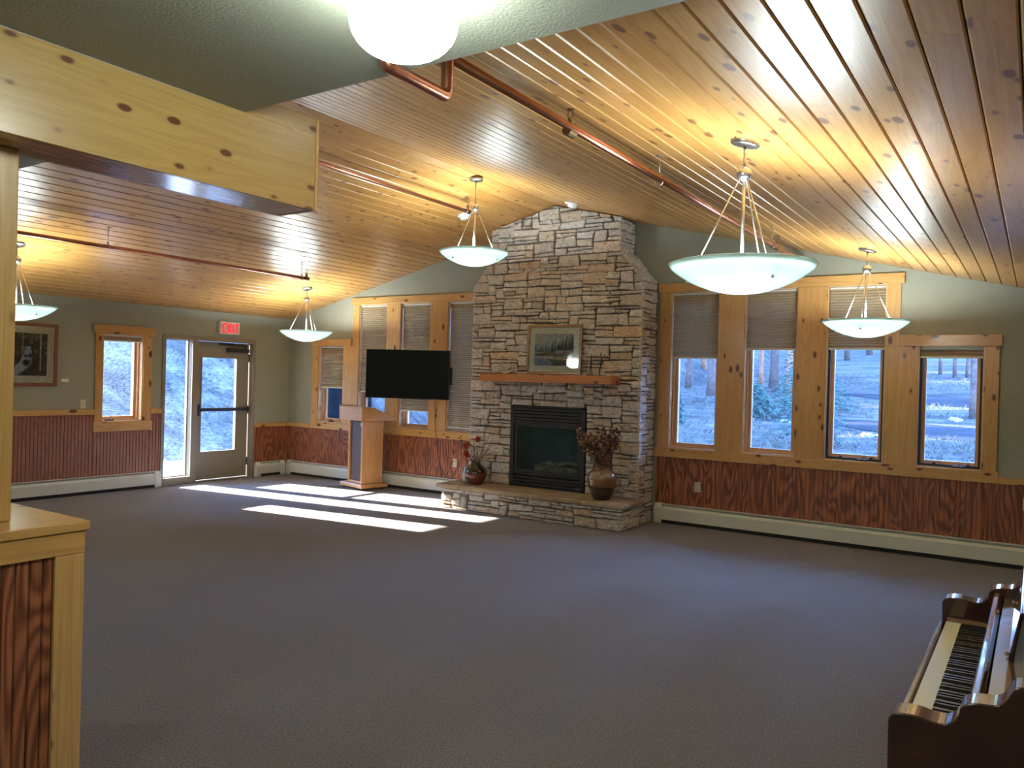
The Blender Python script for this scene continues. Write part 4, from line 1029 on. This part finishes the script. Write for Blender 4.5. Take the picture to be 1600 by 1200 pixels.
for y0, y1 in ((-6.56,-6.475),(-5.19,-5.10)):
    mb = MB(); mb.prism(prof, 'Y', y0, y1); mb.box(9.91,10.21,y0,y1,.02,.60); mb.build('cheek', M['mahog'], pn, bevel=.005)
MB().box(10.205,10.46,-6.56,-5.10,.02,1.09).build('case', M['mahog'], pn, bevel=.004)
MB().box(10.19,10.47,-6.575,-5.085,1.09,1.11).build('lid', M['mahog'], pn, bevel=.006)
MB().box(9.895,10.20,-6.474,-5.191,.64,.695).build('keybed', M['walnut'], pn, bevel=.004)
MB().box(9.897,9.912,-6.474,-5.191,.695,.712).build('key_slip', M['walnut'], pn, bevel=.003)
for y0, y1 in ((-6.474,-6.437),(-5.211,-5.191)): MB().box(9.925,10.07,y0,y1,.695,.735).build('key_block', M['walnut'], pn, bevel=.004)
kw = (6.436-5.212)/52
white = None; blk = None
for i in range(52):
    y0 = -6.436+i*kw
    if white is None:
        white = MB().box(9.923,10.064,.0006,kw-.0006,.697,.720).build('white_key', M['ivkey'], pn, local=True, bevel=.0012)
        white.location = (-10.2, y0+5.83, 0); k_ = white
    else:
        k_ = white.copy(); C.objects.link(k_); k_.location = (-10.2, y0+5.83, 0)
    n = i % 7   # A B C D E F G
    if n in (0, 2, 3, 5, 6) and i < 51:
        if blk is None:
            mb = MB(); mb.prism([(9.973,.7185),(9.978,.731),(10.064,.733),(10.064,.7185)], 'Y', kw-.0055, kw+.0055)
            blk = mb.build('black_key', M['ebkey'], pn, local=True, bevel=.001); b_ = blk
        else: b_ = blk.copy(); C.objects.link(b_)
        b_.location = (-10.2, y0+5.83, 0)
mb = MB(); mb.prism([(10.066,.70),(10.068,.79),(10.082,.852),(10.098,.858),(10.110,.845),(10.094,.79),(10.085,.70)], 'Y', -6.474, -5.191); mb.build('fallboard', M['walnut'], pn, bevel=.003)
mb = MB(); mb.prism([(10.112,.826),(10.112,.838),(10.150,.845),(10.20,.845),(10.20,.826)], 'Y', -6.474, -5.191); mb.build('shelf', M['walnut'], pn, bevel=.003)
mb = MB(); mb.prism([(10.150,.847),(10.176,.99),(10.186,.99),(10.164,.847)], 'Y', -6.05, -5.22); mb.build('music_desk', M['mahog'], pn, bevel=.004)
for y in (-6.0,-5.3): MB().ball((10.146,y,.853), .006, 8).build('desk_pin', M['brass'], pn)

# ------------------------------------------------------------------ outdoors
def ground_mat(name, c0, c1, sc=1.5, c2=None):
    m, nt, out = newmat(name); g = N(nt)
    tc = g('ShaderNodeTexCoord').outputs['Object']
    n = g('ShaderNodeTexNoise', i={'Vector': g('ShaderNodeMapping', i={'Vector': tc, 'Scale': (.35,1.3,1)}).outputs[0], 'Scale': sc, 'Detail': 8, 'Roughness': .7})
    n2 = g('ShaderNodeTexNoise', i={'Vector': tc, 'Scale': 14., 'Detail': 4})
    mx = g('ShaderNodeMix', data_type='FLOAT', i={'Factor': .4, 'A': n.outputs['Fac'], 'B': n2.outputs['Fac']})
    c = ramp(g, mx.outputs[0], [(.38, c0), (.60, c1)])
    n4 = g('ShaderNodeTexNoise', i={'Vector': g('ShaderNodeMapping', i={'Vector': tc, 'Scale': (.12,.45,1)}).outputs[0], 'Scale': 1.6, 'Detail': 5, 'Roughness': .65})
    c5 = ramp(g, n4.outputs['Fac'], [(.40, (.45,.45,.48)), (.56, (1.,1.,1.))])
    c = g('ShaderNodeMix', data_type='RGBA', blend_type='MULTIPLY', i={'Factor': 1., 'A': c, 'B': c5}).outputs['Result']
    b = g('ShaderNodeBsdfPrincipled', i={'Base Color': c, 'Roughness': .95, 'Specular IOR Level': .1})
    bp = g('ShaderNodeBump', i={'Strength': .5, 'Distance': .1, 'Height': n2.outputs['Fac']}); nt.links.new(bp.outputs[0], b.inputs['Normal'])
    nt.links.new(b.outputs[0], out.inputs[0]); return m
def sm(a, b, x): x = min(1, max(0, (x-a)/(b-a))); return x*x*(3-2*x)
def bank(x, y):  # hillside, its unseen ridge raised to shade the slope beyond the gable
    if x > -3: return 0
    gap = 1
    cap = 17
    if y > 6:
        c = y-.1404*(x+24)
        for k, w in ((11.2,.45),(13.4,.5),(17.1,.55),(19.6,.35),(25.0,.5),(29.0,.6),(33.0,.7)):  # unseen ridge notches, shaped to let sun streaks reach the slope
            if abs(c-k) < w: cap = 7.5
    return min(cap, (.36+.45*sm(.5,5,y))*(-3-x))
def terr(x, y):
    z = -.25
    if y > 11: z += .125*(y-11)
    w = bank(x, y)
    return z+w
mb = MB(); xs = [-60+i*1.0 for i in range(111)]; ys = [-14+i*.5 for i in range(209)]
nx = len(xs)
vs = [(x, y, terr(x, y) if not (-.3 < x < 10.8 and -11.5 < y < .3) else -.25) for y in ys for x in xs]
fs = [(j*nx+i, j*nx+i+1, (j+1)*nx+i+1, (j+1)*nx+i) for j in range(len(ys)-1) for i in range(nx-1)]
mb.add(vs, fs); g_ = mb.build('ground', ground_mat('forest_floor', (.006,.006,.006), (.095,.087,.075), 2.2), smooth=True); struct(g_, 'sloping forest ground outside')
for k, (ya, yb_, wob) in enumerate(((15.7,17.9,.25),(22.0,24.4,.3))):
    mb = MB(); vs = []
    for i in range(81):
        x = 3.6+i*.4; o_ = wob*math.sin(x*.5)+(.16*(9-x)); 
        tp = min(1, .1+i*.12)*(yb_-ya)/2; ym = (ya+yb_)/2+o_
        for y in (ym-tp, ym, ym+tp): vs.append((x, y, terr(x, y)+.015))
    mb.add(vs, [(3*i+j, 3*i+3+j, 3*i+4+j, 3*i+1+j) for i in range(80) for j in (0,1)])
    struct(mb.build('path' if k else 'road', ground_mat('asphalt_%d' % k, (.010,.010,.012), (.018,.019,.024))), 'dark gravel road across the slope')
struct(B(-3.2,-.2,-7,.4,-.25,-.06).build('patio', simple('concrete', (.50,.48,.45), .9, noise=.1)), 'concrete landing outside the door')
M['bark'] = simple('pine_bark', (.075,.045,.034), .95, noise=.5, nscale=7, bump=.8, bscale=18)
M['bark2'] = simple('orange_bark', (.24,.10,.045), .95, noise=.4, nscale=7, bump=.8, bscale=18)
M['needle'] = simple('needles', (.025,.055,.035), .8, noise=.3); M['needle2'] = simple('blue_needles', (.03,.07,.052), .8, noise=.3)
def pine_tree(x, y, r, h, bark, label, seed, lean_=0, crown=1.):
    rr = random.Random(seed); z = terr(x, y)-.15
    o = thing('pine_tree', (x,y,z), label, 'tree', 'far pine trees' if seed >= 100 else 'pine trees on the slope')
    pts = [(x+lean_*t_*h+.03*math.sin(t_*9+seed), y, z+h*t_) for t_ in [i/10 for i in range(11)]]
    MB().tube(pts, [r*(1.25 if i == 0 else 1.03-.07*i) for i in range(11)], 12).build('trunk', M[bark], o, smooth=True)
    mb = MB()
    for k in range(150):
        t_ = rr.uniform(.45 if seed < 100 else .16,1.02); a = rr.uniform(0,2*PI); L = crown*(1.15-t_)*1.7*rr.uniform(.5,1); p = Vector((x+lean_*t_*h, y, z+h*t_))
        d = Vector((math.cos(a), math.sin(a), rr.uniform(-.25,.2)))
        for q in range(7):
            c = p+d*L*(.3+.7*q/6)
            for _ in range(5): leafquad(mb, c+Vector((rr.gauss(0,.1),rr.gauss(0,.1),rr.gauss(0,.08))), (d.x+rr.uniform(-1,1), d.y+rr.uniform(-1,1), rr.uniform(-.4,.5)), rr.uniform(.2,.34), .035, rr)
    mb.build('foliage', M['needle'], o)
    return o
def spruce(x, y, h, label, seed, spread=1.3, z0=.1, dens=1., sides=None, cat='tree', name='spruce_tree'):
    rr = random.Random(seed); z = terr(x, y)-.1
    o = thing(name, (x,y,z), label, cat)
    MB().tube([(x,y,z),(x,y,z+h*.5),(x,y,z+h)], [.07,.045,.01], 8).build('trunk', M['bark'], o, smooth=True)
    mb = MB(); n = int(90*dens)
    for k in range(n):
        t_ = z0+(1-z0)*k/n; a = k*2.4; L = spread*(1-t_)**.8*rr.uniform(.75,1.1)+.08
        d = Vector((math.cos(a), math.sin(a), 0))
        for q in range(int(4+L*10)):
            f = (q+1)/int(4+L*10); c = Vector((x,y,z+h*t_))+d*L*f+Vector((0,0,-.28*L*f*f+.05*math.sin(f*3)))
            for _ in range(6):
                sd_ = d.cross(Vector((0,0,1)))*rr.choice((-1,1)); leafquad(mb, c+Vector((rr.gauss(0,.02),rr.gauss(0,.02),rr.gauss(0,.02))), d*.8+sd_*rr.uniform(.3,1)+Vector((0,0,rr.uniform(-.3,.2))), rr.uniform(.08,.15), .014, rr)
    mb.build('foliage', M['needle2'], o)
    return o
pine_tree(-2.8,24.9,.13,11,'bark','dark pine trunk seen through the window beside the chimney, left one',1,.02)
pine_tree(-3.6,29.0,.11,12,'bark2','pine trunk with sunlight put into its orange bark, seen through the window beside the chimney',2)  # sunlight on this trunk is put into the bark colour
pine_tree(-.95,22.7,.16,11,'bark','greyish pine trunk at the right in the window beside the chimney',3,.01)
pine_tree(-.1,26.8,.09,11,'bark2','thin orange pine trunk at the left in the second tall window',4)
pine_tree(.7,25.8,.15,12,'bark','left trunk of the dark close pair in the second tall window',5)
pine_tree(1.15,24.5,.11,12,'bark','right trunk of the dark close pair in the second tall window',6)
pine_tree(1.75,24.2,.17,12,'bark2','thick leaning orange pine trunk in the second tall window',7,.012)
pine_tree(1.1,39.0,.14,13,'bark','distant pine trunk seen at the top of the third tall window',8)
pine_tree(6.4,32.4,.07,11,'bark','leftmost thin distant trunk in the shortest right window',9)
pine_tree(7.1,31.2,.075,11,'bark','second thin distant trunk in the shortest right window',10)
pine_tree(7.55,31.3,.06,11,'bark','third thin distant trunk in the shortest right window',12)
pine_tree(7.8,31.6,.06,11,'bark','fourth thin distant trunk in the shortest right window',13)
pine_tree(8.5,19.7,.12,10,'bark','reddish pine trunk at the right side of the shortest right window',14)
rr = random.Random(77); used = [(6.4,32.4),(7.5,31.3),(1.1,39.)]
for k in range(22):
    for _ in range(200):
        y = rr.uniform(36, 76); x = rr.uniform(-26, 9)-(y-36)*.12
        if all(math.hypot(x-a, y-b) > 3.6 for a, b in used): break
    used.append((x, y))
    pine_tree(x, y, rr.uniform(.12,.2), rr.uniform(10,14), rr.choice(['bark','bark','bark2']), 'far pine tree high on the forest slope', 100+k)
spruce(5.0,13.6,4.2,'blue green spruce standing at the left of the third tall window',31, 1.1)
spruce(3.6,19.8,2.3,'low spreading blue green fir in the second tall window',32, 1.9, .08, 1.1)
spruce(2.2,18.0,1.2,'low fir shrub on the ground in the second tall window',33, 1.3, .05, .9)
spruce(.25,15.9,1.1,'small bright green sapling at the left of the window beside the chimney',34, .35, .1, .5)
M['straw'] = simple('dry_grass', (.075,.066,.045), .9, noise=.5, nscale=2)
mb = MB(); rr = random.Random(4)
for k in range(2600):
    y = 11.5+rr.random()**1.6*20; x = -3+rr.random()*14-(y-11)*.12; z = terr(x, y)
    if x > 3 and (15.4 < y-.16*(9-x) < 18.2 or 21.7 < y-.16*(9-x) < 24.7): continue
    for _ in range(5):
        a = rr.uniform(0, 2*PI); h = rr.uniform(.06,.20); w = .010; dx, dy = math.cos(a)*w, math.sin(a)*w; lx, ly = rr.uniform(-.09,.09), rr.uniform(-.09,.09); px, py = x+rr.uniform(-.08,.08), y+rr.uniform(-.08,.08)
        mb.add([(px-dx,py-dy,z-.01),(px+dx,py+dy,z-.01),(px+lx+dx*.6,py+ly+dy*.6,z+h*.6),(px+lx*2,py+ly*2,z+h)], [(0,1,2),(0,2,3)])
gr = tag(mb.build('dry_grass', M['straw'], origin='base'), 'sparse dry grass growing on the slope outside the right windows', 'grass'); gr['kind'] = 'stuff'
# scattered rocks and fallen wood
M['rock'] = simple('rock', (.20,.19,.18), .9, noise=.3)
for k, (x, y, s) in enumerate(((3.5,17.1,.12),(6.2,15.4,.15),(6.5,15.5,.1),(8.1,18.9,.16),(2.1,14.6,.08))):
    mb = MB(); mb.ball((x,y,terr(x,y)+s*.2), s, 10, sc=(1.3,1,.6)); mb.v = [tuple(c+rr.uniform(-.02,.02) for c in v) for v in mb.v]
    tag(mb.build('rock', M['rock'], origin='base'), 'small pale rock lying on the slope outside the right windows', 'rock', 'pale rocks on the slope')

# ------------------------------------------------------------------ light
W_ = bpy.data.worlds.new('World'); SC.world = W_; W_.use_nodes = True; nt = W_.node_tree; nt.nodes.clear(); g = N(nt)
out = nt.nodes.new('ShaderNodeOutputWorld')
tc = g('ShaderNodeTexCoord'); sp = g('ShaderNodeSeparateXYZ', i={0: tc.outputs['Generated']})
c = ramp(g, sp.outputs['Z'], [(0., (.50,.85,1.5)), (.15, (.40,.80,1.7)), (1., (.16,.42,1.25))])
bg = g('ShaderNodeBackground', i={'Color': c, 'Strength': 3.0}); nt.links.new(bg.outputs[0], out.inputs[0])
sl = bpy.data.lights.new('sun', 'SUN'); sl.energy = 9; sl.angle = math.radians(.53); sl.color = (1.,.95,.86)
so = bpy.data.objects.new('sun', sl); C.objects.link(so)
d = Vector((.927*.990, .927*.139, -.374)).normalized(); so.rotation_euler = d.to_track_quat('-Z', 'Y').to_euler(); so.location = (-20,-5,12)

# ------------------------------------------------------------------ camera
cam = bpy.data.cameras.new('camera'); co = bpy.data.objects.new('camera', cam); C.objects.link(co); SC.camera = co
yaw, pit, rol, f = CAMP = (0.5858, 0.0052, 0.0277, 1241.8)
F = Vector((-math.sin(yaw)*math.cos(pit), math.cos(yaw)*math.cos(pit), -math.sin(pit)))
Rt = Vector((math.cos(yaw), math.sin(yaw), 0)); U = Rt.cross(F)
r_ = Rt*math.cos(rol)+U*math.sin(rol); u_ = U*math.cos(rol)-Rt*math.sin(rol)
mm = Matrix((( r_.x,u_.x,-F.x,10.206),(r_.y,u_.y,-F.y,-8.793),(r_.z,u_.z,-F.z,1.626),(0,0,0,1)))
co.matrix_world = mm; cam.sensor_width = 36; cam.lens = f/1600*36; cam.clip_start = .05; cam.clip_end = 500
SC.view_settings.view_transform = 'Standard'; SC.view_settings.look = 'None'; SC.view_settings.exposure = 2.93; SC.view_settings.gamma = 1
cy_ = SC.cycles
cy_.use_denoising = True; cy_.max_bounces = 8; cy_.diffuse_bounces = 5; cy_.glossy_bounces = 4; cy_.transparent_max_bounces = 12; cy_.sample_clamp_indirect = 6
